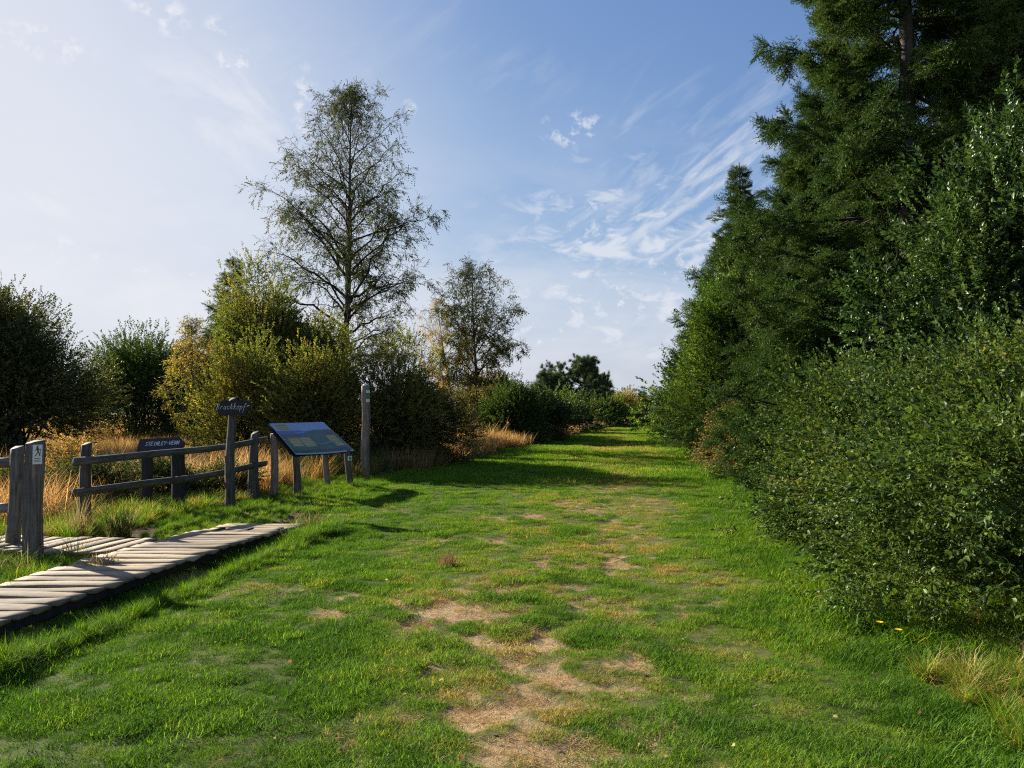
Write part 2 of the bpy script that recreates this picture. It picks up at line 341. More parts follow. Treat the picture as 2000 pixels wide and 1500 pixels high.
def build_ground():
    def graded(a, b_, step, lo, hi, g=1.12):
        v = list(np.arange(a, b_ + 1e-6, step)); s = step; q = v[-1]
        while q < hi: s *= g; q += s; v.append(q)
        s = step; q = v[0]; pre = []
        while q > lo: s *= g; q -= s; pre.append(q)
        return np.array(pre[::-1] + v)
    xs = graded(-7, 7.5, 0.07, -520, 520); ys = graded(2.0, 17, 0.07, -10, 640, 1.06)
    X, Y = np.meshgrid(xs, ys); Z = gz(X, Y)
    V = np.stack([X, Y, Z], -1).reshape(-1, 3)
    ny, nx = X.shape; i = np.arange(ny * nx).reshape(ny, nx)
    F = np.stack([i[:-1, :-1], i[:-1, 1:], i[1:, 1:], i[1:, :-1]], -1).reshape(-1, 4)
    me = mesh_np('ground', V, F, ground_mat(), True)
    x, y = V[:, 0], V[:, 1]
    sd = lawn_sd(x, y)
    out = sst(-sd, -0.1, 0.5)
    br = np.clip(bare(x, y) + 0.22 * worn(x, y) * sst(sd, 0, .5), 0, 1)
    br = br * (1 - out)
    c = np.stack([br, out, sst(y, 110, 180), np.ones_like(x)], -1)
    fattr(me, 'mask', c, 'POINT', 'FLOAT_COLOR')
    tag(obj('ground', me), kind='structure')
build_ground()

# ------------------------------------------------------------------ small plant pieces drawn many times inside one plant
def blades(n, R, h0, h1, w, lean, seed, curl=0.5, flat=0.0, segs=2):
    r = np.random.default_rng(seed)
    a = r.uniform(0, 2 * PI, n); rad = R * np.sqrt(r.uniform(0, 1, n))
    bx, by = rad * np.cos(a), rad * np.sin(a)
    az = r.uniform(0, 2 * PI, n); L = r.uniform(h0, h1, n); le = np.abs(r.normal(0, lean, n)) + flat
    le = np.clip(le, 0, 1.45)
    dx, dy = np.cos(az), np.sin(az); px, py = -np.sin(az), np.cos(az)
    sx = px * 0.9; sy = py * 0.9
    ts = np.linspace(0, 1, segs + 1); Vs = []
    cx, cyy, cz = bx.copy(), by.copy(), np.full(n, -0.004)
    for k, t in enumerate(ts):
        if k:
            ang = le + curl * t * (0.6 + r.uniform(0, .8, n))
            ang = np.minimum(ang, 2.0)
            st = L / segs
            cx = cx + dx * np.sin(ang) * st; cyy = cyy + dy * np.sin(ang) * st; cz = cz + np.cos(ang) * st
        ww = w * (1 - t * 0.55) * 0.5
        if k < segs:
            Vs += [np.stack([cx - sx * ww, cyy - sy * ww, cz], -1), np.stack([cx + sx * ww, cyy + sy * ww, cz], -1)]
        else: Vs.append(np.stack([cx, cyy, cz], -1))
    nv = len(Vs); V = np.stack(Vs, 1).reshape(-1, 3); o = np.arange(n)[:, None] * nv
    Q = [o + np.array([[2 * k, 2 * k + 1, 2 * k + 3, 2 * k + 2]]) for k in range(segs - 1)]
    T = o + np.array([[2 * segs - 2, 2 * segs - 1, 2 * segs]])
    lv = np.repeat(r.uniform(0, 1, n), nv)
    return V, ([np.concatenate(Q)] if Q else []) + [T], lv
def leaf_shape(n_side=1):
    # unit leaf along +Y, width 1, slight fold and curl
    V = np.array([(0, 0, 0), (-.5, .35, .10), (.5, .35, .10), (-.36, .75, .05), (.36, .75, .05), (0, 1, -.10), (0, .5, 0)], float)
    F = np.array([(0, 6, 1), (0, 2, 6), (1, 6, 3), (6, 2, 4), (3, 6, 5), (6, 4, 5)])
    return V, F
def rot_to(d, roll):
    """matrices whose local Y is d (n,3)"""
    d = d / np.linalg.norm(d, axis=1, keepdims=True)
    up = np.where(np.abs(d[:, 2:3]) > 0.95, np.array([[1., 0, 0]]), np.array([[0, 0, 1.]]))
    x = np.cross(d, up); x /= np.linalg.norm(x, axis=1, keepdims=True); z = np.cross(x, d)
    c, s = np.cos(roll)[:, None], np.sin(roll)[:, None]
    x2 = x * c + z * s; z2 = z * c - x * s
    return np.stack([x2, d, z2], -1)
def sprig(seed, n=10, L=0.25, leaf=0.05, width=0.55, droop=0.3, stem=0.0025, spread=0.9, simple=False):
    r = np.random.default_rng(seed)
    t = np.linspace(0.12, 1.0, n) + r.normal(0, .03, n)
    side = np.where(np.arange(n) % 2 == 0, 1, -1)
    P = np.stack([r.normal(0, .01, n), t * L, -0.0 * t], -1)
    D = np.stack([side * spread * (1 - 0.5 * t) + r.normal(0, .35, n), 0.45 + t * 0.5, r.normal(0, .45, n) - droop], -1)
    R = rot_to(D, r.normal(0, 0.9, n))
    if simple:
        V0 = np.array([(0, 0, 0), (-.5, .5, .08), (.5, .5, .08), (0, 1, 0)], float); F0 = np.array([(0, 2, 1), (1, 2, 3)])
    else: V0, F0 = leaf_shape()
    s = leaf * r.uniform(0.7, 1.2, n)
    Vl = V0[None] * np.array([width, 1, 1]) * s[:, None, None]
    Vw = np.einsum('nij,nkj->nki', R, Vl) + P[:, None]
    nv = len(V0); V = Vw.reshape(-1, 3); F = (F0[None] + (np.arange(n) * nv)[:, None, None]).reshape(-1, 3)
    lv = np.repeat(r.uniform(0, 1, n), nv)
    if stem:
        o = len(V)
        V = np.concatenate([V, [(-stem, 0, 0), (stem, 0, 0), (0, L, 0), (0, 0, stem * 1.5)]]); F = np.concatenate([F, [(o, o + 1, o + 2), (o, o + 3, o + 2)]]); lv = np.concatenate([lv, [0.95] * 4])
    return V, [F], lv
def needle_sprig(seed, L=0.32, nl=0.030, w=0.0105, side=4, per=17):
    r = np.random.default_rng(seed); Vs = []; lv = []
    axes = [(np.zeros(3), np.array([0, 1., 0]), L, int(per * 1.8))]
    for k in range(side):
        for sg in (-1, 1):
            t = (0.15 + 0.6 * (k + r.uniform(0, .6)) / side)
            axes.append((np.array([0, t * L, 0]), np.array([sg * 0.75, 0.75, -0.12 + r.normal(0, .12)]), L * (0.62 - 0.4 * t) * r.uniform(.8, 1.2), per))
    for p0, d, l, m in axes:
        d = d / np.linalg.norm(d)
        t = r.uniform(0, 1, m); base = p0 + d * (t * l)[:, None]
        q = r.normal(0, 1, (m, 3)); q -= (q @ d)[:, None] * d; q /= np.linalg.norm(q, axis=1, keepdims=True)
        dd = q * 0.75 + d * 0.75; tip = base + dd * nl * r.uniform(.8, 1.2, (m, 1))
        s = np.cross(dd, r.normal(0, 1, (m, 3))); s /= np.linalg.norm(s, axis=1, keepdims=True)
        Vs.append(np.stack([base - s * w / 2, base + s * w / 2, tip], 1)); lv.append(r.uniform(0, 1, m))
        x = np.cross(d, [0, 0, 1.]); x /= np.linalg.norm(x)
        Vs.append(np.array([[p0 - x * .003, p0 + x * .003, p0 + d * l]])); lv.append([0.98])
    V = np.concatenate(Vs).reshape(-1, 3); F = np.arange(len(V)).reshape(-1, 3)
    return V, [F], np.repeat(np.concatenate(lv), 3)
def pine_tuft(seed):
    r = np.random.default_rng(seed); m = 60
    q = r.normal(0, 1, (m, 3)) + np.array([0, .5, .2]); q /= np.linalg.norm(q, axis=1, keepdims=True)
    tip = q * r.uniform(.14, .26, (m, 1)); s = np.cross(q, r.normal(0, 1, (m, 3))); s /= np.linalg.norm(s, axis=1, keepdims=True)
    V = np.stack([-s * .007, s * .007, tip], 1).reshape(-1, 3)
    return V, [np.arange(len(V)).reshape(-1, 3)], np.repeat(r.uniform(0, 1, m), 3)

_srcs = {}
def source(kind, k, mat):
    key = (kind, k, mat.name)
    if key in _srcs: return _srcs[key]
    sd = hash(kind) % 1000 if False else sum(map(ord, kind)) * 7 + k * 101
    if kind == 'turf': V, F, lv = blades(260, .13, .022, .060, .0038, .65, sd, 0.7)
    elif kind == 'farturf': V, F, lv = blades(120, .30, .05, .10, .014, .45, sd)
    elif kind == 'straw': V, F, lv = blades(90, .15, .03, .08, .004, .3, sd, 0.3, 1.0)
    elif kind == 'tuft': V, F, lv = blades(110, .07, .14, .34, .006, .38, sd, 0.9, segs=3)
    elif kind == 'moor': V, F, lv = blades(90, .16, .30, .75, .008, .28, sd, 0.7, segs=3)
    elif kind == 'farmoor': V, F, lv = blades(70, .40, .35, .8, .022, .30, sd, 0.5, segs=2)
    elif kind == 'willow': V, F, lv = sprig(sd, 14, .24, .042, .52, .1)
    elif kind == 'oak': V, F, lv = sprig(sd, 14, .30, .072, .55, .25)
    elif kind == 'birch': V, F, lv = sprig(sd, 8, .30, .060, .75, .7, simple=True, stem=.004)
    elif kind == 'bush': V, F, lv = sprig(sd, 16, .34, .065, .60, .2, simple=True, stem=.004)
    elif kind == 'farleaf': V, F, lv = sprig(sd, 22, .65, .15, .7, .2, simple=True, stem=.008)
    elif kind == 'spruce': V, F, lv = needle_sprig(sd)
    elif kind == 'farspruce': V, F, lv = needle_sprig(sd, .7, .07, .024, 3, 13)
    elif kind == 'pine': V, F, lv = pine_tuft(sd)
    me = mesh_np(kind, V, F, mat); fattr(me, 'lv', lv)
    o = bpy.data.objects.new('source_' + kind, me)
    _srcs[key] = o; return o
_groups = {}
def scatter_group(kind, mat, nvar=3):
    key = (kind, mat.name)
    if key in _groups: return _groups[key]
    ng = bpy.data.node_groups.new('spread_' + kind, 'GeometryNodeTree')
    ng.interface.new_socket('Geometry', in_out='INPUT', socket_type='NodeSocketGeometry')
    ng.interface.new_socket('Geometry', in_out='OUTPUT', socket_type='NodeSocketGeometry')
    N, L = ng.nodes, ng.links
    gi = N.new('NodeGroupInput'); go = N.new('NodeGroupOutput')
    jn = N.new('GeometryNodeJoinGeometry')
    for k in range(nvar):
        oi = N.new('GeometryNodeObjectInfo'); oi.inputs['Object'].default_value = source(kind, k, mat)
        g2 = N.new('GeometryNodeGeometryToInstance'); L.new(oi.outputs['Geometry'], g2.inputs[0]); L.new(g2.outputs[0], jn.inputs[0])
    ip = N.new('GeometryNodeInstanceOnPoints'); L.new(gi.outputs[0], ip.inputs['Points']); L.new(jn.outputs[0], ip.inputs['Instance'])
    ip.inputs['Pick Instance'].default_value = True
    def attr(name, typ):
        a = N.new('GeometryNodeInputNamedAttribute'); a.data_type = typ; a.inputs['Name'].default_value = name; return a.outputs['Attribute']
    L.new(attr('idx', 'INT'), ip.inputs['Instance Index'])
    er = N.new('FunctionNodeEulerToRotation'); L.new(attr('rot', 'FLOAT_VECTOR'), er.inputs[0]); L.new(er.outputs[0], ip.inputs['Rotation'])
    L.new(attr('scl', 'FLOAT'), ip.inputs['Scale'])
    L.new(ip.outputs[0], go.inputs[0])
    _groups[key] = ng; return ng
def eulers(M):
    return np.stack([np.arctan2(M[:, 2, 1], M[:, 2, 2]), np.arcsin(np.clip(-M[:, 2, 0], -1, 1)), np.arctan2(M[:, 1, 0], M[:, 0, 0])], -1)
def spread(name, kind, mat, P, rot, scl, tone, parent=None, rng=RNG):
    P = np.asarray(P, np.float32); n = len(P)
    me = bpy.data.meshes.new(name); me.vertices.add(n); me.vertices.foreach_set('co', P.ravel())
    fattr(me, 'rot', rot, typ='FLOAT_VECTOR'); fattr(me, 'scl', np.broadcast_to(scl, (n,))); fattr(me, 'tone', np.broadcast_to(tone, (n,)))
    fattr(me, 'idx', rng.integers(0, 3, n), typ='INT'); me.materials.append(mat); me.update()
    o = obj(name, me, parent); md = o.modifiers.new('spread', 'NODES'); md.node_group = scatter_group(kind, mat)
    o['kind'] = 'stuff'
    return o
def spread_dir(name, kind, mat, P, D, scl, tone, parent=None, rng=RNG, roll=0.6):
    return spread(name, kind, mat, P, eulers(rot_to(D, rng.normal(0, roll, len(P)))), scl, tone, parent, rng)

# ------------------------------------------------------------------ branches
def tubes(P, R, k):
    """P (M,n,3), R (M,n) -> verts, quads"""
    M, n, _ = P.shape
    T = np.gradient(P, axis=1); T /= np.linalg.norm(T, axis=2, keepdims=True) + 1e-9
    ref = np.where(np.abs(T[:, :1, 2:3]) > 0.9, np.array([1., 0, 0]), np.array([0, 0, 1.]))
    A = np.cross(T, np.broadcast_to(ref, T.shape)); A /= np.linalg.norm(A, axis=2, keepdims=True) + 1e-9
    B = np.cross(T, A)
    th = np.arange(k) * 2 * PI / k
    V = P[:, :, None] + R[:, :, None, None] * (A[:, :, None] * np.cos(th)[None, None, :, None] + B[:, :, None] * np.sin(th)[None, None, :, None])
    idx = np.arange(M * n * k).reshape(M, n, k); nx = np.roll(idx, -1, 2)
    F = np.stack([idx[:, :-1], nx[:, :-1], nx[:, 1:], idx[:, 1:]], -1).reshape(-1, 4)
    return V.reshape(-1, 3), F
def join(parts):
    V = []; F = []; o = 0
    for v, f in parts:
        V.append(v); F.append(f + o); o += len(v)
    return np.concatenate(V), np.concatenate(F)
def grow(P, R, k, t0, t1, ang, Lf, grav, n, rng, jit=0.06, rf=0.5, avar=0.2, flat=0.0):
    """k children per polyline"""
    M, m, _ = P.shape
    t = t0 + (t1 - t0) * (np.arange(k)[None] + rng.uniform(0, 1, (M, k))) / k
    f = t * (m - 1); i = np.minimum(f.astype(int), m - 2); w = f - i
    ar = np.arange(M)[:, None]
    p0 = P[ar, i] * (1 - w[..., None]) + P[ar, i + 1] * w[..., None]
    tan = P[ar, i + 1] - P[ar, i]; tan /= np.linalg.norm(tan, axis=2, keepdims=True) + 1e-9
    r0 = R[ar, i] * (1 - w) + R[ar, i + 1] * w
    q = rng.normal(0, 1, (M, k, 3)); q[..., 2] *= (1 - flat); q -= (q * tan).sum(-1, keepdims=True) * tan; q /= np.linalg.norm(q, axis=2, keepdims=True) + 1e-9
    a = ang + rng.normal(0, avar, (M, k))
    d = tan * np.cos(a)[..., None] + q * np.sin(a)[..., None]
    L = (Lf(t, M) if callable(Lf) else Lf) * rng.uniform(0.65, 1.2, (M, k))
    s = np.linspace(0, 1, n)
    C = p0[:, :, None] + (L[..., None] * s)[..., None] * d[:, :, None]
    C[..., 2] += grav * L[..., None] * s ** 2
    C += rng.normal(0, 1, C.shape) * (jit * L)[..., None, None] * (s > 0)[:, None]
    rr = np.minimum(r0 * rf, L * 0.02 + 0.004)[..., None] * (1 - 0.75 * s)
    return C.reshape(M * k, n, 3), rr.reshape(M * k, n)
def sample(P, m, t0, t1, rng):
    M, n, _ = P.shape; t = rng.uniform(t0, t1, (M, m)); f = t * (n - 1); i = np.minimum(f.astype(int), n - 2); w = (f - i)[..., None]; ar = np.arange(M)[:, None]
    p = P[ar, i] * (1 - w) + P[ar, i + 1] * w; d = P[ar, i + 1] - P[ar, i]
    return p.reshape(-1, 3), (d / (np.linalg.norm(d, axis=2, keepdims=True) + 1e-9)).reshape(-1, 3)

def tree_root(name, x, y, label, cat='tree', group=None):
    return empty(name, (x, y, g1(x, y) - 0.03), label, cat, group)

def birch(name, x, y, H, Rc, label, seed, mat=None, lean=(0, 0), n1=46, leaves=3, start=0.22, tone=(0.35, 0.25), kind='birch', lscale=1.0, cat='tree', k2=9, k3=6, trunk_r=None, top_dense=1.0, shape=None, group=None):
    rng = np.random.default_rng(seed); root = tree_root(name, x, y, label, cat, group)
    mat = mat or M_birch
    s = np.linspace(0, 1, 16)
    T = np.stack([lean[0] * s ** 1.5 + 0.012 * H * np.sin(s * 5 + seed), lean[1] * s ** 1.5 + 0.01 * H * np.cos(s * 4 + seed), H * s], -1)[None]
    tr = trunk_r or H * 0.011
    TR = (tr * (1 - s * 0.93))[None]; TR[0, 0] *= 1.3
    # primaries
    t = start + (0.985 - start) * (np.arange(n1) + rng.uniform(0, 1, n1)) / n1
    f = t * 15; i = np.minimum(f.astype(int), 14); w = f - i
    p0 = T[0, i] * (1 - w[:, None]) + T[0, i + 1] * w[:, None]
    az = np.arange(n1) * 2.4 + rng.normal(0, .3, n1)
    u = (t - start) / (1 - start)
    prof = shape(u) if shape else np.clip(np.minimum(0.55 + 1.6 * u, (1 - u) ** 0.75 * 1.25 + 0.06), 0.05, 1)
    L = Rc * prof * rng.uniform(.72, 1.08, n1) * 1.2
    el = np.radians(34 + 32 * u + rng.normal(0, 10, n1))
    d = np.stack([np.cos(az) * np.cos(el), np.sin(az) * np.cos(el), np.sin(el)], -1)
    n = 8; ss = np.linspace(0, 1, n)
    C = p0[:, None] + (L[:, None] * ss)[..., None] * d[:, None]; C[..., 2] -= 0.28 * L[:, None] * ss ** 2 * (1 - u)[:, None]
    C += rng.normal(0, 1, C.shape) * 0.018 * L[:, None, None] * (ss > 0)[:, None]
    R1 = (np.minimum(tr * (1 - t * .93) * 0.55, 0.015 * L + 0.004))[:, None] * (1 - 0.8 * ss)
    P2, R2 = grow(C, R1, k2, .15, 1.0, 0.75, lambda tt, M: (L[:, None] * 0.40 * (1.15 - tt * 0.7)), -0.02, 6, rng, 0.05, avar=.35)
    L2 = np.linalg.norm(P2[:, -1] - P2[:, 0], axis=1)
    P3, R3 = grow(P2, R2, k3, .2, 1.0, 0.8, lambda tt, M: (L2[:, None] * 0.45 + 0.10), -0.28, 4, rng, 0.07, avar=.4)
    R3 = np.maximum(R3 * 1.0, 0.0035)
    kt = rng.uniform(0, 1, len(P3)) < np.clip(np.repeat(L, k2 * k3) / (.42 * Rc), .12, 1); P3, R3 = P3[kt], R3[kt]
    v, F = tubes(T, TR, 10); ob = obj('trunk', mesh_np('trunk', v, F, M_birchbark, True), root)
    v, F = join([tubes(C, R1, 5), tubes(P2, np.maximum(R2, .005), 4), tubes(P3, R3, 3)])
    b = obj('branches', mesh_np('branches', v, F, M_twig, True), root); b['kind'] = 'stuff'
    # leaves hang from the outer twigs, in uneven patches
    keep = vnoise(P3[:, 0, 0] * 1.4 + seed, P3[:, 0, 2] * 1.4, seed) + 0.3 * rng.uniform(-1, 1, len(P3)) > 0.27
    Pk = P3[keep]
    p, dd = sample(Pk, leaves, .35, 1.0, rng)
    dd = dd + np.array([0, 0, -0.3]) + rng.normal(0, .6, dd.shape)
    kp = rng.uniform(0, 1, len(p)) < np.clip(1.25 - .95 * sst(p[:, 2] / H, .45, .95), 0, 1); p, dd = p[kp], dd[kp]
    tn = tone[0] + tone[1] * (vnoise(p[:, 0] * .9, p[:, 2] * .9, seed + 3) * 2 - 1) + rng.normal(0, .08, len(p))
    spread_dir('crown', kind, mat, p, dd, lscale * rng.uniform(.7, 1.2, len(p)), np.clip(tn, 0, 1), root, rng)
    return root

def bush(name, x, y, H, rx, ry, label, seed, mat, kind='bush', n=5000, tone=(0.4, 0.25), cat='bush', base=0.0, stems=9, lscale=1.0, clumps=70, flatness=1.0, trunk=False, fill=0.55, bark=None, group=None, warp=0.36, power=2.0, up=0.25):
    """rounded leafy mass of clumps carried on real stems; base = lowest height of the leaves"""
    rng = np.random.default_rng(seed); root = tree_root(name, x, y, label, cat, group)
    hz = (H - base) / 2; cz = base + hz
    q = rng.normal(0, 1, (clumps, 3)); q /= np.linalg.norm(q, axis=1, keepdims=True)
    rad = (rng.uniform(0, 1, clumps)) ** 0.38
    az = np.arctan2(q[:, 1], q[:, 0])
    wv = 1 + warp * (vnoise(az * 1.3 + 9, q[:, 2] * 1.8 + 5, seed) * 2 - 1) * 1.3
    c = q * rad[:, None] * wv[:, None] * 0.76
    # widen low half a little so the mass sits on the ground
    low = sst(-q[:, 2], -.15, .45); hr = np.hypot(q[:, 0], q[:, 1]) + 1e-3
    c[:, :2] *= (np.clip(1 / hr, 1, 3.5) ** (0.85 * low) * (1 + .24 * low))[:, None]
    c[:, 2] = np.where(c[:, 2] < 0, c[:, 2] * 1.32, c[:, 2])
    C = c * np.array([rx, ry, hz]) + np.array([0, 0, cz])
    C[:, 2] = np.maximum(C[:, 2], 0.06 + rng.uniform(0, .15, clumps))
    # limbs from the base to each clump
    m = 7; s = np.linspace(0, 1, m)
    if trunk:
        b0 = np.zeros((clumps, 3)); b0[:, 2] = np.clip(C[:, 2] * rng.uniform(.25, .6, clumps), 0, H * .8)
    else:
        a = rng.uniform(0, 2 * PI, stems); sb = np.stack([np.cos(a) * rx * .22, np.sin(a) * ry * .22, np.zeros(stems)], -1)
        b0 = sb[rng.integers(0, stems, clumps)]
    mid = b0 * 0.5 + C * 0.5; mid[:, 2] += 0.12 * H * (0 if trunk else 1); mid[:, :2] = b0[:, :2] * .6 + C[:, :2] * .4
    B = ((1 - s) ** 2)[None, :, None] * b0[:, None] + (2 * s * (1 - s))[None, :, None] * mid[:, None] + (s ** 2)[None, :, None] * C[:, None]
    B[:, 1:] += rng.normal(0, .012 * H, (clumps, m - 1, 3))
    RB = (0.005 * H + 0.004) * (1.25 - s)[None] * np.ones((clumps, 1))
    cs = np.array([rx, ry, hz]) * fill * (1.0 if clumps < 40 else (40 / clumps) ** 0.33)
    tw = 9
    dirs = (C - np.array([0, 0, cz * 0.7])); dirs /= np.linalg.norm(dirs, axis=1, keepdims=True) + 1e-9
    P2, R2 = grow(B, RB, tw, .55, 1.0, 0.8, float(np.mean(cs)) * 1.0, 0.12, 4, rng, 0.06)
    parts = [tubes(B, RB, 5), tubes(P2, np.maximum(R2, .0035), 3)]
    if trunk:
        sT = np.linspace(0, 1, 10); T = np.stack([0.02 * H * np.sin(sT * 6 + seed), 0.02 * H * np.cos(sT * 5), sT * H * .85], -1)[None]
        v, F = tubes(T, (H * .018 * (1 - .9 * sT))[None], 9); obj('trunk', mesh_np('trunk', v, F, bark or M_bark, True), root)
    v, F = join(parts); b = obj('branches' if trunk else 'stems', mesh_np('stems', v, F, bark or M_twig, True), root); b['kind'] = 'stuff'
    # sprigs
    ci = rng.integers(0, clumps, n); e = rng.normal(0, 1, (n, 3)); e /= np.linalg.norm(e, axis=1, keepdims=True)
    rr = rng.uniform(0, 1, n) ** 0.5
    sz = rng.uniform(.5, 1.45, clumps)[ci]
    p = C[ci] + e * (rr * sz)[:, None] * cs
    ok = p[:, 2] > 0.03; p, e, ci = p[ok], e[ok], ci[ok]
    D = e * 0.8 + dirs[ci] * 0.8 + np.array([0, 0, up]) + rng.normal(0, .35, e.shape)
    tn = tone[0] + tone[1] * (rng.uniform(-1, 1, clumps)[ci] * 0.7 + 0.6 * (vnoise(p[:, 0] * 1.1 + seed, p[:, 2] * 1.1 + p[:, 1], seed + 1) * 2 - 1)) + rng.normal(0, .07, len(p))
    spread_dir('foliage' if not trunk else 'crown', kind, mat, p, D, lscale * rng.uniform(.55, 1.3, len(p)), np.clip(tn, 0, 1), root, rng)
    return root

def spruce(name, x, y, H, Rc, label, seed, kind='spruce', mat=None, dz=0.40, per=6, k2=16, k3=4, lscale=1.35, start=0.06, tone=(0.42, 0.2), sparse=0.0, group=None, pw=0.8, tier=.16):
    rng = np.random.default_rng(seed); root = tree_root(name, x, y, label, 'tree', group); mat = mat or M_needle
    s = np.linspace(0, 1, 14); T = np.stack([.008 * H * np.sin(s * 5 + seed), .008 * H * np.cos(s * 4), s * H], -1)[None]
    v, F = tubes(T, (H * .0125 * (1 - .95 * s))[None] + .01, 9); obj('trunk', mesh_np('trunk', v, F, M_bark, True), root)
    zs = np.arange(start * H, H * .985, dz); nb = len(zs) * per
    z = np.repeat(zs, per) + rng.normal(0, dz * tier, nb); az = rng.uniform(0, 2 * PI, len(zs)).repeat(per) + np.tile(np.arange(per) * 2 * PI / per, len(zs)) + rng.normal(0, .25, nb)
    u = np.clip(z / H, 0, .99)
    L = Rc * ((1 - u) ** pw * 1.05 + 0.015) * rng.uniform(.55, 1.2, nb)
    L *= np.where(rng.uniform(0, 1, nb) < sparse, 0.35, 1)
    el0 = np.radians(-14 + 48 * u ** 1.4 + rng.normal(0, 6, nb))
    d = np.stack([np.cos(az) * np.cos(el0), np.sin(az) * np.cos(el0), np.sin(el0)], -1)
    n = 7; ss = np.linspace(0, 1, n)
    p0 = np.stack([np.interp(z, T[0, :, 2], T[0, :, 0]), np.interp(z, T[0, :, 2], T[0, :, 1]), z], -1)
    C = p0[:, None] + (L[:, None] * ss)[..., None] * d[:, None]
    C[..., 2] += L[:, None] * (-0.34 * ss + 0.42 * ss ** 2.6) * (1 - 0.6 * u)[:, None]
    C += rng.normal(0, 1, C.shape) * .012 * L[:, None, None] * (ss > 0)[:, None]
    R1 = (0.010 * L + .008)[:, None] * (1 - .8 * ss)
    P2, R2 = grow(C, R1, k2, .12, .97, .85, lambda tt, M: (0.36 * L[:, None] * (1.05 - tt) + 0.10), -0.22, 4, rng, .04, flat=0.93)
    v, F = join([tubes(C, R1, 5), tubes(P2, np.maximum(R2, .006), 3)])
    b = obj('branches', mesh_np('branches', v, F, M_twig, True), root); b['kind'] = 'stuff'
    p, dd = sample(P2, k3, .1, 1.0, rng)
    p1, d1 = sample(C, max(4, k2 // 2), .25, 1.0, rng)
    # hanging shoots below the limbs
    ph, dh = sample(C, max(3, k2 // 3), .3, .98, rng); dh = dh * .35 + np.array([0, 0, -1.0])
    P = np.concatenate([p, p1, ph]); D = np.concatenate([dd + np.array([0, 0, -.12]), d1, dh]) + rng.normal(0, .18, (len(p) + len(p1) + len(ph), 3))
    tn = tone[0] + tone[1] * (vnoise(P[:, 0] * .8 + seed, P[:, 2] * .8, seed) * 2 - 1) + rng.normal(0, .08, len(P))
    wl = np.clip(np.interp(P[:, 2], zs, Rc * (1 - zs / H) ** pw) / (Rc * .45), 0.0, 1)
    kp = rng.uniform(0, 1, len(P)) < .22 + .78 * wl; P, D, tn, wl = P[kp], D[kp], tn[kp], wl[kp]
    P[:, 2] = np.maximum(P[:, 2], .08); lscale = lscale * (.5 + .5 * wl)
    spread_dir('crown', kind, mat, P, D, lscale * rng.uniform(.75, 1.2, len(P)), np.clip(tn, 0, 1), root, rng, roll=.4)
    return root

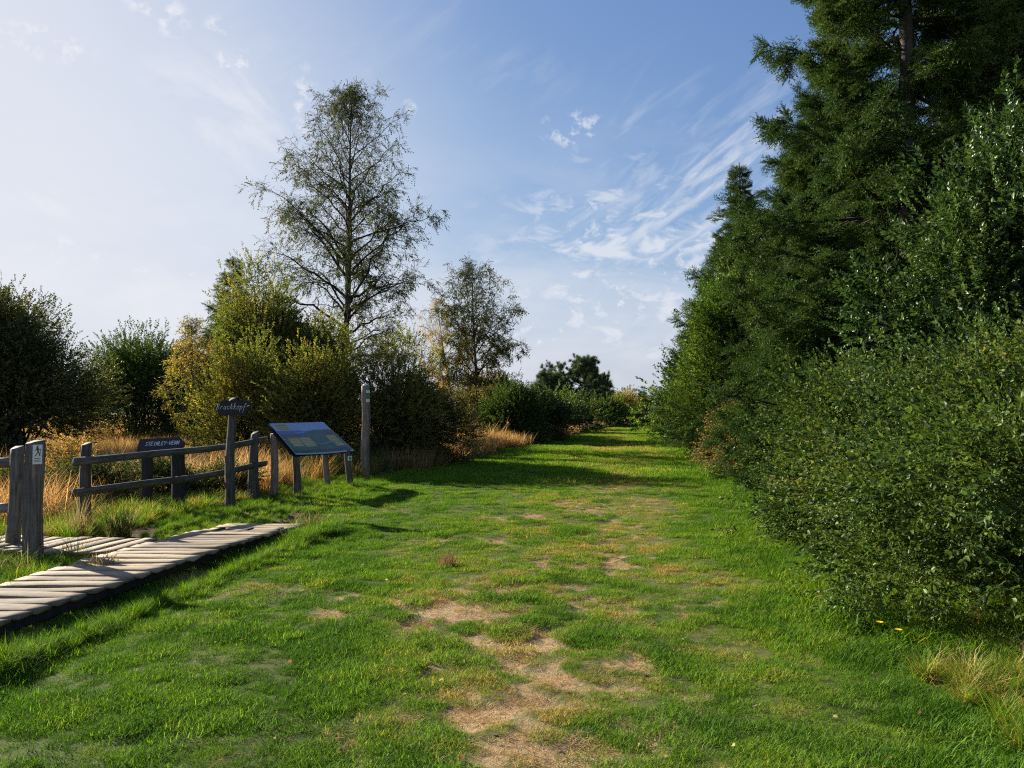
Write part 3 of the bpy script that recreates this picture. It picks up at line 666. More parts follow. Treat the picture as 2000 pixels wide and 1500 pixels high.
# ------------------------------------------------------------------ turf and moor grass
def build_grass():
    rng = np.random.default_rng(21)
    def pts(x0, x1, y0, y1, dens):
        n = int((x1 - x0) * (y1 - y0) * dens); return rng.uniform(x0, x1, n), rng.uniform(y0, y1, n)
    P = []; S = []; Tn = []
    for y0, y1, dens, hw in ((2.6, 6, 200, 5.5), (6, 11, 140, 6.8), (11, 18, 75, 9)):
        x, y = pts(-hw, hw, y0, y1, dens)
        vis = np.abs(x) < y * 0.70 + 0.5
        sd = lawn_sd(x, y); br = bare(x, y); wn = worn(x, y)
        keep = vis & (sd > -0.45) & (rng.uniform(0, 1, len(x)) > br * 0.90) & (rng.uniform(0, 1, len(x)) > wn * 0.05)
        x, y, sd, br, wn = x[keep], y[keep], sd[keep], br[keep], wn[keep]
        nz = .45 * fbm(x * 2.0, y * 2.0, 55, 3) + .55 * fbm(x * 7, y * 7, 56, 3)
        right = sst(x - (0.9 + 0.12 * y), 0, 1.6)
        s = (0.42 + 0.72 * sst(nz, .38, .64)) * (1 - .22 * wn) * (1 + 0.75 * right) * (1 + .5 * sst(.6 - sd, 0, .6)) * rng.uniform(.75, 1.2, len(x))
        t = 0.20 + 0.54 * wn + 0.14 * (fbm(x * .7, y * .7, 91, 3) * 2 - 1) + 0.50 * (fbm(x * 5, y * 5, 19, 4) * 2 - 1) + rng.normal(0, .08, len(x)) + 0.18 * sst(.3 - sd, 0, .5) - .13 * right
        P.append(np.stack([x, y, gz(x, y)], -1)); S.append(s); Tn.append(t)
    P = np.concatenate(P); S = np.concatenate(S); Tn = np.clip(np.concatenate(Tn), 0, 1)
    n = len(P); rot = np.stack([rng.normal(0, .1, n), rng.normal(0, .1, n), rng.uniform(0, 2 * PI, n)], -1)
    tag(spread('lawn_grass', 'turf', M_grass, P, rot, S, Tn), 'short green turf with worn yellow patches along the path', 'grass', kind='stuff')
    # farther turf
    P = []; S = []; Tn = []
    for y0, y1, dens in ((17, 34, 26), (34, 60, 14), (60, 128, 7)):
        n = int((y1 - y0) * 22 * dens); y = rng.uniform(y0, y1, n); l, r_ = left_edge(y) - .4, right_edge(y) + .4; x = rng.uniform(0, 1, n) * 22 + l - 1
        keep = (lawn_sd(x, y) > -.35) & (rng.uniform(0, 1, n) > .45 * bare(x, y)); x, y = x[keep], y[keep]
        wn = worn(x, y)
        P.append(np.stack([x, y, gz(x, y)], -1)); S.append(rng.uniform(.5, 1.0, len(x)) * (0.8 + .5 * fbm(x * .8, y * .8, 4)) * (1 + .004 * y)); Tn.append(0.24 + .45 * wn + .2 * (fbm(x * .5, y * .5, 92, 3) * 2 - 1) + rng.normal(0, .06, len(x)) + .12 * sst(y, 60, 110))
    P = np.concatenate(P); S = np.concatenate(S); Tn = np.clip(np.concatenate(Tn), 0, 1); n = len(P)
    rot = np.stack([rng.normal(0, .08, n), rng.normal(0, .08, n), rng.uniform(0, 2 * PI, n)], -1)
    tag(spread('distant_lawn_grass', 'farturf', M_grass, P, rot, S, Tn), 'sunlit green turf of the path running away to the far treeline', 'grass', kind='stuff')
    # flattened straw on the bare places
    x, y = pts(-3.5, 4.0, 2.6, 17, 80); w = bare(x, y); k = rng.uniform(0, 1, len(x)) < w * .8 + .28 * worn(x, y); x, y = x[k], y[k]; n = len(x)
    tag(spread('trodden_straw', 'straw', M_dry, np.stack([x, y, gz(x, y) + .004], -1), np.stack([rng.normal(0, .06, n), rng.normal(0, .06, n), rng.uniform(0, 6.28, n)], -1), rng.uniform(.5, 1.0, n), rng.uniform(.6, 1, n)),
        'flattened pale straw on the bare trodden patches of the path', 'dead grass', kind='stuff')
    # tall moor grass: left of the way
    x, y = pts(-19, 2, 9.2, 36, 11)
    sd = left_edge(y) - x
    strip = sst(sd, .15, .7); front = np.where(y < 13.2, (x < -5.9), True)
    boardzone = ~((np.abs(x + 3.7) < .9) & (y > 13.2) & (y < 16.9))
    fence = ~((x > -6.4) & (x < -3.0) & (y < 13.4))
    k = (rng.uniform(0, 1, len(x)) < strip * (.45 + .55 * vnoise(x * .5, y * .5, 3))) & front & boardzone & fence & (x > -y * .72); x, y = x[k], y[k]
    n = len(x); nz = fbm(x * .45, y * .45, 66, 3); nearedge = sst(1.2 - (left_edge(y) - x), 0, 1)
    tone = np.clip(.15 + .75 * sst(nz, .3, .6) + rng.normal(0, .1, n), 0, 1)
    tag(spread('moor_grass', 'moor', M_dry, np.stack([x, y, gz(x, y)], -1), np.stack([rng.normal(0, .12, n), rng.normal(0, .12, n), rng.uniform(0, 6.28, n)], -1), rng.uniform(.75, 1.35, n) * (1 - .45 * nearedge) * (0.75 + .5 * nz), tone),
        'tall orange dry moor grass behind the fence and info board', 'grass', kind='stuff')
    n = 7000; x = rng.uniform(-75, 0, n); y = rng.uniform(33, 105, n); k = (left_edge(y) - x > 1.5) & (x > -y * .72 - 2); x, y = x[k], y[k]; n = len(x)
    tag(spread('open_moor', 'farmoor', M_dry, np.stack([x, y, gz(x, y)], -1), np.stack([rng.normal(0, .1, n), rng.normal(0, .1, n), rng.uniform(0, 6.28, n)], -1), rng.uniform(1.0, 2.0, n), rng.uniform(.2, .9, n)),
        'open moor of dry grass glimpsed behind the trees on the left', 'grass', kind='stuff')
    # dry grass along both edges farther off
    n = 9000; y = rng.uniform(20, 125, n); side = rng.uniform(0, 1, n) < .55
    x = np.where(side, left_edge(y) - np.abs(rng.normal(0, 1, n)) * (1.2 + .03 * y), right_edge(y) + np.abs(rng.normal(0, .5, n)) * .9)
    e = rng.uniform(0, 1, n) < .16; y = np.where(e, rng.uniform(112, 130, n), y); x = np.where(e, rng.uniform(10, 34, n), x)
    k = rng.uniform(0, 1, n) < np.where(side, 1, .55); x, y, side = x[k], y[k], side[k]; n = len(x)
    tag(spread('verge_grass', 'farmoor', M_dry, np.stack([x, y, gz(x, y)], -1), np.stack([rng.normal(0, .1, n), rng.normal(0, .1, n), rng.uniform(0, 6.28, n)], -1), rng.uniform(.6, 1.1, n) * np.where(side, 1, .55), rng.uniform(.3, 1, n)),
        'dry straw coloured grass along the edges of the distant path', 'grass', kind='stuff')
    # longer grass under the hedge on the right, by the posts and under the board
    X, Y, S, Tn = [], [], [], []
    def strip_pts(n, fx, sc, tn):
        y = fx[1]; X.append(fx[0]); Y.append(y); S.append(sc); Tn.append(tn)
    y = rng.uniform(3.2, 16, 1900); x = right_edge(y) + np.abs(rng.normal(0, .5, 1900)) - .25; strip_pts(0, (x, y), rng.uniform(.25, .6, 1900), np.clip(.02 + .5 * vnoise(x * 1.5, y * 1.5, 8) + rng.normal(0, .1, 1900), 0, 1))
    x = rng.uniform(2.4, 5.2, 520); y = rng.uniform(3.3, 4.6, 520); strip_pts(0, (x, y), rng.uniform(.4, .85, 520), rng.uniform(.2, .9, 520))
    x = rng.uniform(2.9, 6.5, 900); y = rng.uniform(4.3, 7.6, 900); strip_pts(0, (x, y), rng.uniform(.35, .75, 900), rng.uniform(.05, .7, 900))
    x = rng.uniform(-4.9, -3.3, 500); y = rng.uniform(10.3, 13.8, 500); strip_pts(0, (x, y), rng.uniform(.25, .5, 500), rng.uniform(.1, .5, 500))
    x = rng.uniform(-4.9, -2.7, 520); y = rng.uniform(13.6, 18.2, 520); strip_pts(0, (x, y), rng.uniform(.3, .6, 520), rng.uniform(.1, .6, 520))
    y = rng.uniform(4.6, 10.3, 560); x = -3.33 + (y - 5.06) * .164 + .05 + np.abs(rng.normal(0, .10, 560)); strip_pts(0, (x, y), rng.uniform(.25, .6, 560) + .2 * (vnoise(y * 2.1, y * 0, 12) > .62), rng.uniform(.05, .5, 560))
    x = rng.uniform(-4.6, -3.6, 260); y = rng.uniform(9.3, 11.2, 260); k = x < -3.92 + (y - 9.3) * .14; x, y = x[k], y[k]; strip_pts(0, (x, y), rng.uniform(.2, .45, len(x)), rng.uniform(.1, .6, len(x)))
    x = rng.uniform(-8, -4.3, 900); y = rng.uniform(5.8, 7.9, 900); k = x < -4.2 + (y - 6.18) * .13 - .1; x, y = x[k], y[k]; strip_pts(0, (x, y), rng.uniform(.3, .8, len(x)), rng.uniform(.1, .7, len(x)))
    x = rng.uniform(-9, -4.6, 1100); y = rng.uniform(9.2, 13.5, 1100); k = x < -4.6 - .25 * (13.5 - y) * .6; x, y = x[k], y[k]; strip_pts(0, (x, y), rng.uniform(.5, 1.15, len(x)), rng.uniform(.15, .9, len(x)))
    X, Y, S, Tn = map(np.concatenate, (X, Y, S, Tn)); n = len(X)
    tag(spread('long_grass', 'tuft', M_grass, np.stack([X, Y, gz(X, Y)], -1), np.stack([rng.normal(0, .15, n), rng.normal(0, .15, n), rng.uniform(0, 6.28, n)], -1), S, Tn),
        'longer green and straw coloured grass along hedge, boardwalk and fence', 'grass', kind='stuff')
build_grass()

# ------------------------------------------------------------------ trees and bushes, right side
bush('willow_bush', 5.0, 5.95, 2.2, 2.25, 2.2, 'big grey green willow bush nearest on the right edge of the lawn', 101, M_willow, 'willow', 30000, (.34, .34), clumps=120, stems=14, fill=.46, warp=.42)
bush('willow_bush', 4.75, 8.7, 2.1, 1.55, 1.4, 'lower willow bush bulging onto the lawn behind the nearest one', 102, M_willow, 'willow', 13000, (.36, .3), clumps=70, stems=10, fill=.5, warp=.4)
bush('oak_tree', 7.8, 11.5, 5.8, 2.1, 2.1, 'dark green broadleaf tree with large leaves in front of the tallest spruce', 103, M_oak, 'oak', 19000, (.36, .28), cat='tree', clumps=150, trunk=True, base=.2, fill=.5)
bush('oak_tree', 10.4, 12.2, 6.6, 2.6, 2.3, 'dark broadleaf tree cut off by the right edge below the second tall spruce', 104, M_oak, 'oak', 11000, (.30, .28), cat='tree', clumps=110, trunk=True, base=.2, fill=.5)
spruce('spruce_tree', 7.7, 15.0, 17.5, 3.7, 'tallest spruce with dark limbs reaching out over the lawn', 201, k2=22, k3=5, pw=.62, dz=.74, per=6)
spruce('spruce_tree', 10.6, 15.8, 18.0, 4.0, 'tall dark spruce at the right edge with sky showing between its limbs', 202, k2=19, k3=4, dz=.78, per=6, pw=.7, tone=(.25, .2))
spruce('spruce_tree', 8.1, 19.2, 10.8, 3.2, 'broad green spruce standing just beyond the tallest one', 203, k2=20, k3=5, pw=.72, dz=.66)
spruce('spruce_tree', 9.2, 24.5, 10.4, 3.2, 'spruce with small pointed tip between the broad spruce and the slender one', 204, k2=15, k3=4, pw=.75, lscale=1.5, dz=.62)
spruce('spruce_tree', 8.9, 30.0, 11.3, 3.3, 'slender thin topped spruce rising alone above the hedge against the clouds', 205, k2=12, k3=4, pw=.82, lscale=1.5, sparse=.3, dz=.5, per=5)
spruce('spruce_tree', 5.9, 14.2, 4.4, 1.6, 'young spruce with branches to the ground behind the lower willow bush', 206, dz=.24, k2=9, k3=4)
spruce('spruce_tree', 6.6, 17.6, 5.2, 1.9, 'young dense spruce beside the brown leaved bush at the lawn edge', 207, dz=.28, k2=9, k3=4)
bush('maple_tree', 8.1, 27.5, 6.2, 1.8, 2.0, 'yellow green broadleaf tree below the slender spruce', 105, M_maple, 'bush', 8000, (.34, .3), cat='tree', clumps=80, trunk=True, base=.2, lscale=1.2)
bush('maple_tree', 9.2, 34.0, 5.2, 2.3, 2.3, 'bright green broadleaf tree leaning over the far lawn edge', 106, M_maple, 'bush', 7000, (.28, .25), cat='tree', clumps=70, trunk=True, base=.2, lscale=1.35)
spruce('spruce_tree', 11.0, 39.5, 10.4, 3.2, 'dark spruce with ragged limbs pointing left above the bright green tree', 208, 'farspruce', k2=8, k3=3, dz=.5, pw=.75)
spruce('spruce_tree', 14.2, 56.0, 9.6, 2.9, 'spruce halfway along the hedge, second smallest before the gap of sky', 209, 'farspruce', k2=6, k3=2, dz=.55)
spruce('spruce_tree', 17.6, 70.0, 9.4, 2.9, 'small looking dark spruce near the far end of the right hedge', 210, 'farspruce', k2=6, k3=2, dz=.6)
spruce('spruce_tree', 23.0, 92.0, 8.6, 2.8, 'last spruce of the right hedge beside the distant path end', 211, 'farspruce', k2=5, k3=2, dz=.7)
for i, (bx, by, h, r, lab) in enumerate([(11.5, 47, 4.6, 2.2, 'green bush under the ragged spruce along the hedge'), (15.4, 61, 4.4, 2.1, 'rounded green bush between the two far hedge spruces'),
                                    (19.6, 78, 3.8, 2.0, 'olive bush close to the far end of the right hedge'), (24.0, 98, 3.2, 1.9, 'lowest bush ending the right hedge at the horizon')]):
    bush('hedge_bush', bx, by, h, r, r, lab, 120 + i, M_maple, 'farleaf', 1800, (.3, .25), lscale=1.0, clumps=40)
bush('brown_bush', 5.75, 18.6, 1.9, .95, .9, 'brownish dry leaved bush at the lawn edge under the young spruces', 107, M_brownbush, 'bush', 2600, (.45, .25), clumps=34, lscale=.7)
bush('brown_bush', 6.7, 22.6, 1.8, 1.1, 1.0, 'olive brown low bush beyond the dry leaved one', 108, M_brownbush, 'bush', 2200, (.3, .25), clumps=30, lscale=.8)
bush('hedge_bush', 8.3, 29.3, 1.7, 1.1, 1.1, 'low green bush at the foot of the yellow green tree', 109, M_maple, 'bush', 1900, (.35, .25), clumps=26)
bush('hedge_bush', 10.2, 38.5, 2.0, 1.2, 1.2, 'low olive bush where the hedge foot meets the distant lawn', 110, M_brownbush, 'bush', 1700, (.25, .2), clumps=26, lscale=1.2)
spruce('spruce_tree', 9.6, 31.5, 9.0, 2.8, 'middle sized spruce pushing out between the yellow green tree and the bright green one', 214, k2=12, k3=4, lscale=1.5, dz=.6, pw=.8)
spruce('spruce_tree', 10.6, 36.5, 7.6, 2.6, 'lower spruce behind the bright green tree at the hedge skyline', 215, k2=11, k3=3, lscale=1.6, dz=.6, pw=.8)
# the wood behind the front row
for i, (bx, by, h, lab) in enumerate([(13.5, 19, 15, 'dark spruce deep behind the broadleaf trees at the right edge'), (12.6, 25.5, 12.5, 'dark spruce in the second row behind the broad green spruce'),
                                 (13.2, 33, 11, 'second row spruce behind the slender spruce'), (16.0, 44, 10, 'second row spruce hidden behind the ragged spruce')]):
    spruce('spruce_tree', bx, by, h, 3.3, lab, 230 + i, 'farspruce', k2=7, k3=2, dz=.5, tone=(.25, .15))

# ------------------------------------------------------------------ left side
BIRCH = lambda u: np.interp(u, [0, .14, .22, .31, .4, .48, .57, .66, .74, .83, .91, 1], [.55, .70, .86, .92, .95, .86, .80, .74, .65, .50, .30, .05])
birch('birch_tree', -7.6, 33.5, 15.7, 4.3, 'tall slender birch with thin airy crown, highest tree on the left', 301, n1=72, k2=10, k3=7, leaves=6, lean=(.75, 0), start=.20, tone=(.38, .3), lscale=.95, trunk_r=.19,
      shape=BIRCH)
birch('birch_tree', -2.05, 42, 9.4, 3.0, 'smaller birch standing alone above the dark bushes in the middle', 302, n1=48, k2=8, k3=6, leaves=7, start=.18, tone=(.42, .3), lscale=1.1, trunk_r=.13, shape=BIRCH)
birch('birch_tree', -3.1, 41.5, 7.6, 1.9, 'thin leaning birch with orange leaves beside the smaller birch', 303, n1=32, k2=7, k3=5, leaves=4, start=.32, tone=(.55, .25), lscale=.95, lean=(-1.0, 0), trunk_r=.08, mat=M_autumn)
bush('birch_thicket', -8.1, 24.5, 6.5, 1.55, 1.5, 'tall olive green young birch left of the big birch trunk', 304, M_autumn, 'bush', 8500, (.16, .28), clumps=90, lscale=.85, cat='tree', trunk=True, base=.15, fill=.5)
bush('birch_thicket', -6.6, 25.5, 4.7, 1.7, 1.6, 'olive young birch in front of the big birch trunk', 305, M_autumn, 'bush', 7500, (.14, .28), clumps=80, lscale=.85, cat='tree', trunk=True, base=.15, fill=.5)
bush('birch_thicket', -7.35, 21.3, 3.4, 1.1, 1.1, 'low golden birch bush above the arrow shaped signboard', 306, M_autumn, 'bush', 4500, (.26, .30), clumps=50, lscale=.75, cat='tree')
bush('birch_thicket', -5.3, 20.8, 3.4, 1.5, 1.2, 'green and rust coloured bush directly behind the info board', 307, M_autumn, 'bush', 4300, (.30, .34), clumps=60, lscale=.75)
bush('birch_thicket', -3.45, 21.8, 3.8, 1.5, 1.3, 'green leaved bush with brown base right of the tall post', 308, M_autumn, 'bush', 4400, (.22, .3), clumps=60, lscale=.75)
bush('birch_thicket', -2.6, 23.0, 2.7, 1.3, 1.2, 'dark brown twiggy bush sloping down to the lawn edge', 309, M_brownbush, 'bush', 3600, (.32, .25), clumps=44, lscale=.75)
spruce('spruce_tree', -12.4, 34.0, 8.6, 3.3, 'spruce peeping out left of the yellow green birches', 212, k2=9, k3=3, lscale=1.5, dz=.45, pw=1.0)
bush('willow_tree', -16.3, 24.5, 5.8, 3.1, 3.0, 'large dark leafy tree filling the left edge behind the fence', 310, M_dark, 'bush', 15000, (.48, .3), clumps=120, lscale=1.05, cat='tree', fill=.5, warp=.3)
bush('willow_tree', -17.2, 36.0, 5.4, 3.0, 2.4, 'round topped olive green willow between dark tree and autumn sapling', 312, M_willow, 'bush', 7500, (.45, .25), clumps=60, lscale=1.25, warp=.1)
bush('willow_tree', -14.0, 37.5, 4.7, 2.4, 2.2, 'dark green willow behind the autumn sapling', 313, M_dark, 'bush', 4500, (.45, .25), clumps=46, lscale=1.3)
birch('birch_sapling', -9.15, 22.0, 4.4, 1.15, 'slim autumn sapling with orange leaves in the dry grass', 314, mat=M_autumn, n1=30, k2=7, k3=5, leaves=3, start=.28, tone=(.36, .28), lscale=.65, trunk_r=.035)
for hx, hy, hh, hr, lab in ((-8.3, 12.4, .75, .75, 'low dark shrub added for the shade behind the gatepost gap'), (-7.0, 12.9, .72, .8, 'low dark shrub added for the shade left of the trestle sign'), (-6.1, 13.7, .66, .7, 'low dark shrub added for the shade seen through the trestle sign legs'), (-5.35, 14.4, .60, .6, 'low dark shrub added for the shade by the end post of the long fence')):
    bush('shade_shrub', hx, hy, hh, hr, hr * .7, lab, int(hy * 10), M_dark, 'willow', 1500, (.35, .3), clumps=26, cat='shrub', lscale=.8)  # dark shrubs added to stand in for the shaded undergrowth behind the fence
bush('rowan_shrub', -7.9, 13.9, 1.0, .4, .4, 'small shrub with rust and green leaves above the added dark shrubs', 340, M_brownbush, 'willow', 420, (.55, .45), clumps=18, cat='shrub')
# middle distance
bush('dark_bush', -1.5, 38.0, 2.6, 1.6, 1.3, 'olive bush at the foot of the smaller birch', 320, M_brownbush, 'bush', 2600, (.25, .25), clumps=36, lscale=1.15)
bush('dark_bush', .1, 36.5, 2.7, 1.7, 1.3, 'dark green rounded bush right of the smaller birch', 321, M_willow, 'bush', 3600, (.30, .2), clumps=40, lscale=1.1)
bush('dark_bush', 1.7, 40.5, 2.3, 1.5, 1.3, 'darkest low bush casting shade on the lawn edge', 322, M_dark, 'bush', 2800, (.4, .2), clumps=34, lscale=1.15)
bush('dark_bush', -.1, 44.5, 3.0, 1.9, 1.5, 'pale green bush behind the dark rounded one', 323, M_maple, 'bush', 3000, (.45, .2), clumps=36, lscale=1.2)
bush('dark_bush', 4.4, 52, 2.3, 1.8, 1.5, 'low dark bush beyond the darkest one along the path', 324, M_willow, 'farleaf', 900, (.3, .2), clumps=26, lscale=.7)
bush('dark_bush', 3.0, 60, 3.4, 2.4, 1.8, 'light green bush below the left pine', 325, M_maple, 'farleaf', 1300, (.45, .2), clumps=32, lscale=.7)
bush('dark_bush', 8.2, 70, 2.7, 2.9, 2.0, 'wide green bush below the right pine', 326, M_maple, 'farleaf', 1400, (.35, .2), clumps=36, lscale=.7)
bush('dark_bush', 10.5, 76, 1.9, 1.4, 1.4, 'dark round bush at the far left lawn edge', 327, M_dark, 'farleaf', 900, (.4, .2), clumps=26, lscale=.7)
bush('dark_bush', 15.0, 92, 1.6, 1.2, 1.2, 'last small bush left of the vanishing path', 328, M_willow, 'farleaf', 700, (.3, .2), clumps=20, lscale=.7)
bush('rust_tree', -1.55, 48, 4.4, 1.35, 1.2, 'rust brown cone shaped tree seen behind the smaller birch', 329, M_brownbush, 'farleaf', 900, (.55, .2), clumps=34, lscale=.6, trunk=True, base=.3, cat='tree')
bush('rust_tree', 13.6, 95, 3.9, 1.7, 1.6, 'distant brown green tree between the pines and the path end', 330, M_autumn, 'farleaf', 1300, (.5, .3), clumps=34, lscale=.7, trunk=True, base=.2, cat='tree')
bush('rust_tree', 17.6, 112, 3.0, 1.3, 1.3, 'farthest small autumn tree left of the path end', 331, M_autumn, 'farleaf', 900, (.4, .3), clumps=28, lscale=.7, trunk=True, base=.2, cat='tree')
def pine(x, y, H, R, label, seed):
    rng = np.random.default_rng(seed); root = tree_root('pine_tree', x, y, label)
    s = np.linspace(0, 1, 10); T = np.stack([.05 * H * np.sin(s * 3 + seed), .03 * H * np.cos(s * 4), s * H * .9], -1)[None]
    v, F = tubes(T, (H * .022 * (1 - .85 * s))[None], 8); obj('trunk', mesh_np('trunk', v, F, M_bark, True), root)
    n1 = 46; t = rng.uniform(.08, 1, n1); az = np.arange(n1) * 2.4; L = R * np.clip(1.15 - .75 * t, .2, 1) * rng.uniform(.6, 1.15, n1)
    el = np.radians(rng.uniform(5, 35, n1) + 20 * t); d = np.stack([np.cos(az) * np.cos(el), np.sin(az) * np.cos(el), np.sin(el)], -1)
    ss = np.linspace(0, 1, 6); p0 = np.stack([np.interp(t, s, T[0, :, 0]), np.interp(t, s, T[0, :, 1]), t * H * .9], -1)
    C = p0[:, None] + (L[:, None] * ss)[..., None] * d[:, None]; C += rng.normal(0, .05, C.shape) * (ss > 0)[:, None]
    R1 = (.02 * L)[:, None] * (1 - .7 * ss)
    P2, R2 = grow(C, R1, 6, .45, 1, .8, .62, .25, 4, rng)
    v, F = join([tubes(C, R1 + .008, 5), tubes(P2, R2 + .006, 3)]); b = obj('branches', mesh_np('branches', v, F, M_bark, True), root); b['kind'] = 'stuff'
    p, dd = sample(P2, 6, .5, 1, rng); p = p + rng.normal(0, .07, p.shape)
    spread_dir('crown', 'pine', M_pine, p, dd + np.array([0, 0, .4]), rng.uniform(.9, 1.6, len(p)), rng.uniform(.1, .9, len(p)), root, rng)
pine(3.2, 74, 5.0, 2.4, 'lowest pine at the left end of the dark clump on the horizon', 401)
pine(4.9, 77, 5.9, 2.9, 'second dark pine of the clump on the horizon, left of the tallest', 404)
pine(6.9, 76, 6.7, 3.1, 'tallest pine with flat spreading crown on the horizon', 402)
pine(8.9, 82, 5.4, 2.9, 'lower dark pine sloping down right of the tallest', 403)
spruce('spruce_tree', 23.0, 135, 4.9, 1.9, 'single small dark conifer on the far side of the meadow', 213, 'farspruce', k2=5, k3=2, dz=.6, tone=(.2, .1))

# far wood closing the view
def far_wood():
    rng = np.random.default_rng(5); n = 1500
    x = rng.uniform(-420, 420, n); y = 330 + rng.uniform(0, 160, n)
    # each crown built of a few dozen shoots
    m = 26; P = []; D = []; S = []; Tn = []
    H = rng.uniform(7, 11, n) + 3.5 * (vnoise(x * .02, y * 0, 3) - .5); con = rng.uniform(0, 1, n) < .6
    for k in range(m):
        t = rng.uniform(0.05, 1, n); a = rng.uniform(0, 2 * PI, n)
        r = np.where(con, 2.2 * (1 - t) + .15, 2.6 * np.sqrt(np.clip(1 - (2 * t - .9) ** 2, 0.02, 1)))
        P.append(np.stack([x + r * np.cos(a), y + r * np.sin(a), gz(x, y) + t * H], -1)); D.append(np.stack([np.cos(a), np.sin(a), np.where(con, -.2, .6)], -1)); S.append(np.full(n, 2.4) * (1.15 - .5 * t)); Tn.append(np.where(con, .15, .5) + rng.normal(0, .1, n))
    P, D, S, Tn = map(np.concatenate, (P, D, S, Tn))
    o = spread_dir('distant_forest', 'farleaf', M_pine, P, D, S, np.clip(Tn, 0, 1), None, rng)
    tag(o, 'bluish wooded ridge closing the view at the horizon', 'forest', kind='stuff')
far_wood()

# ------------------------------------------------------------------ timber things
def rough_post(h, rx, ry, seed, sides=9, rings=14, taper=.9, top=0.02, wob=.12, lean=(0, 0), depth=.25):
    r = np.random.default_rng(seed); zs = np.concatenate([[-depth], np.linspace(0, h, rings)])
    th = np.arange(sides) * 2 * PI / sides + r.uniform(0, .3)
    prof = 1 + r.uniform(-wob, wob, sides)                       # splits run the length of the post
    V = []
    for z in zs:
        u = max(z, 0) / h; s = 1 + (taper - 1) * u; wv = 1 + wob * .55 * (vnoise(np.full(sides, z * 3.3), np.arange(sides) * 1.7, seed) * 2 - 1)
        c4 = (np.abs(np.cos(th)) ** 5 + np.abs(np.sin(th)) ** 5) ** (-1 / 5) * .88
        tz = z + (top * np.cos(th - 1.0) + r.normal(0, .004, sides) if z == zs[-1] else 0)
        V.append(np.stack([np.cos(th) * rx * prof * wv * s * c4 + lean[0] * u + .012 * math.sin(z * 4 + seed), np.sin(th) * ry * prof * wv * s * c4 + lean[1] * u, np.full(sides, z) if np.isscalar(tz) else tz], -1))
    V = np.concatenate(V); n = len(zs); idx = np.arange(n * sides).reshape(n, sides); nx = np.roll(idx, -1, 1)
    F = np.stack([idx[:-1], nx[:-1], nx[1:], idx[1:]], -1).reshape(-1, 4)
    V = np.concatenate([V, [[lean[0], lean[1], h - .004]]]); c = len(V) - 1
    T = np.stack([idx[-1], nx[-1], np.full(sides, c)], -1)
    return V, [F, T]
def rail_mesh(A, B, r, seed, sag=.03, flat=1.5, side=0.0, mat=None):
    A, B = Vector(A), Vector(B); L = (B - A).length; rr = np.random.default_rng(seed)
    n = 14; s = np.linspace(0, 1, n); th = np.arange(8) * PI / 4
    pr = 1 + rr.uniform(-.12, .12, 8); V = []
    for q in s:
        w = 1 + .14 * (vnoise(np.full(8, q * 5 + seed), np.arange(8) * 1.3, seed) * 2 - 1)
        V.append(np.stack([np.cos(th) * r * pr * w + side * math.sin(PI * q), np.full(8, q * L), np.sin(th) * r * flat * pr * w - sag * math.sin(PI * q) + .010 * math.sin(q * 9 + seed)], -1))
    V = np.concatenate(V); idx = np.arange(n * 8).reshape(n, 8); nx = np.roll(idx, -1, 1)
    F = np.stack([idx[:-1], idx[1:], nx[1:], nx[:-1]], -1).reshape(-1, 4); caps = np.array([idx[0], idx[-1][::-1]])
    me = mesh_np('rail', V, [F, caps], mat or M_rail)
    return me, Matrix.Translation(A) @ (B - A).to_track_quat('Y', 'Z').to_matrix().to_4x4()
def box_v(sx, sy, sz, c=(0, 0, 0), bev=0.0):
    import bmesh
    bm = bmesh.new(); bmesh.ops.create_cube(bm, size=1.0); bmesh.ops.scale(bm, vec=(sx, sy, sz), verts=bm.verts)
    if bev: bmesh.ops.bevel(bm, geom=list(bm.edges), offset=bev, segments=1, affect='EDGES')
    bmesh.ops.translate(bm, vec=c, verts=bm.verts)
    V = np.array([v.co[:] for v in bm.verts]); F4 = [[v.index for v in f.verts] for f in bm.faces]; bm.free()
    return V, F4
def box_mesh(name, sx, sy, sz, mat, c=(0, 0, 0), bev=0.004):
    V, F = box_v(sx, sy, sz, c, bev); me = bpy.data.meshes.new(name); me.from_pydata([tuple(v) for v in V], [], F); me.materials.append(mat); return me

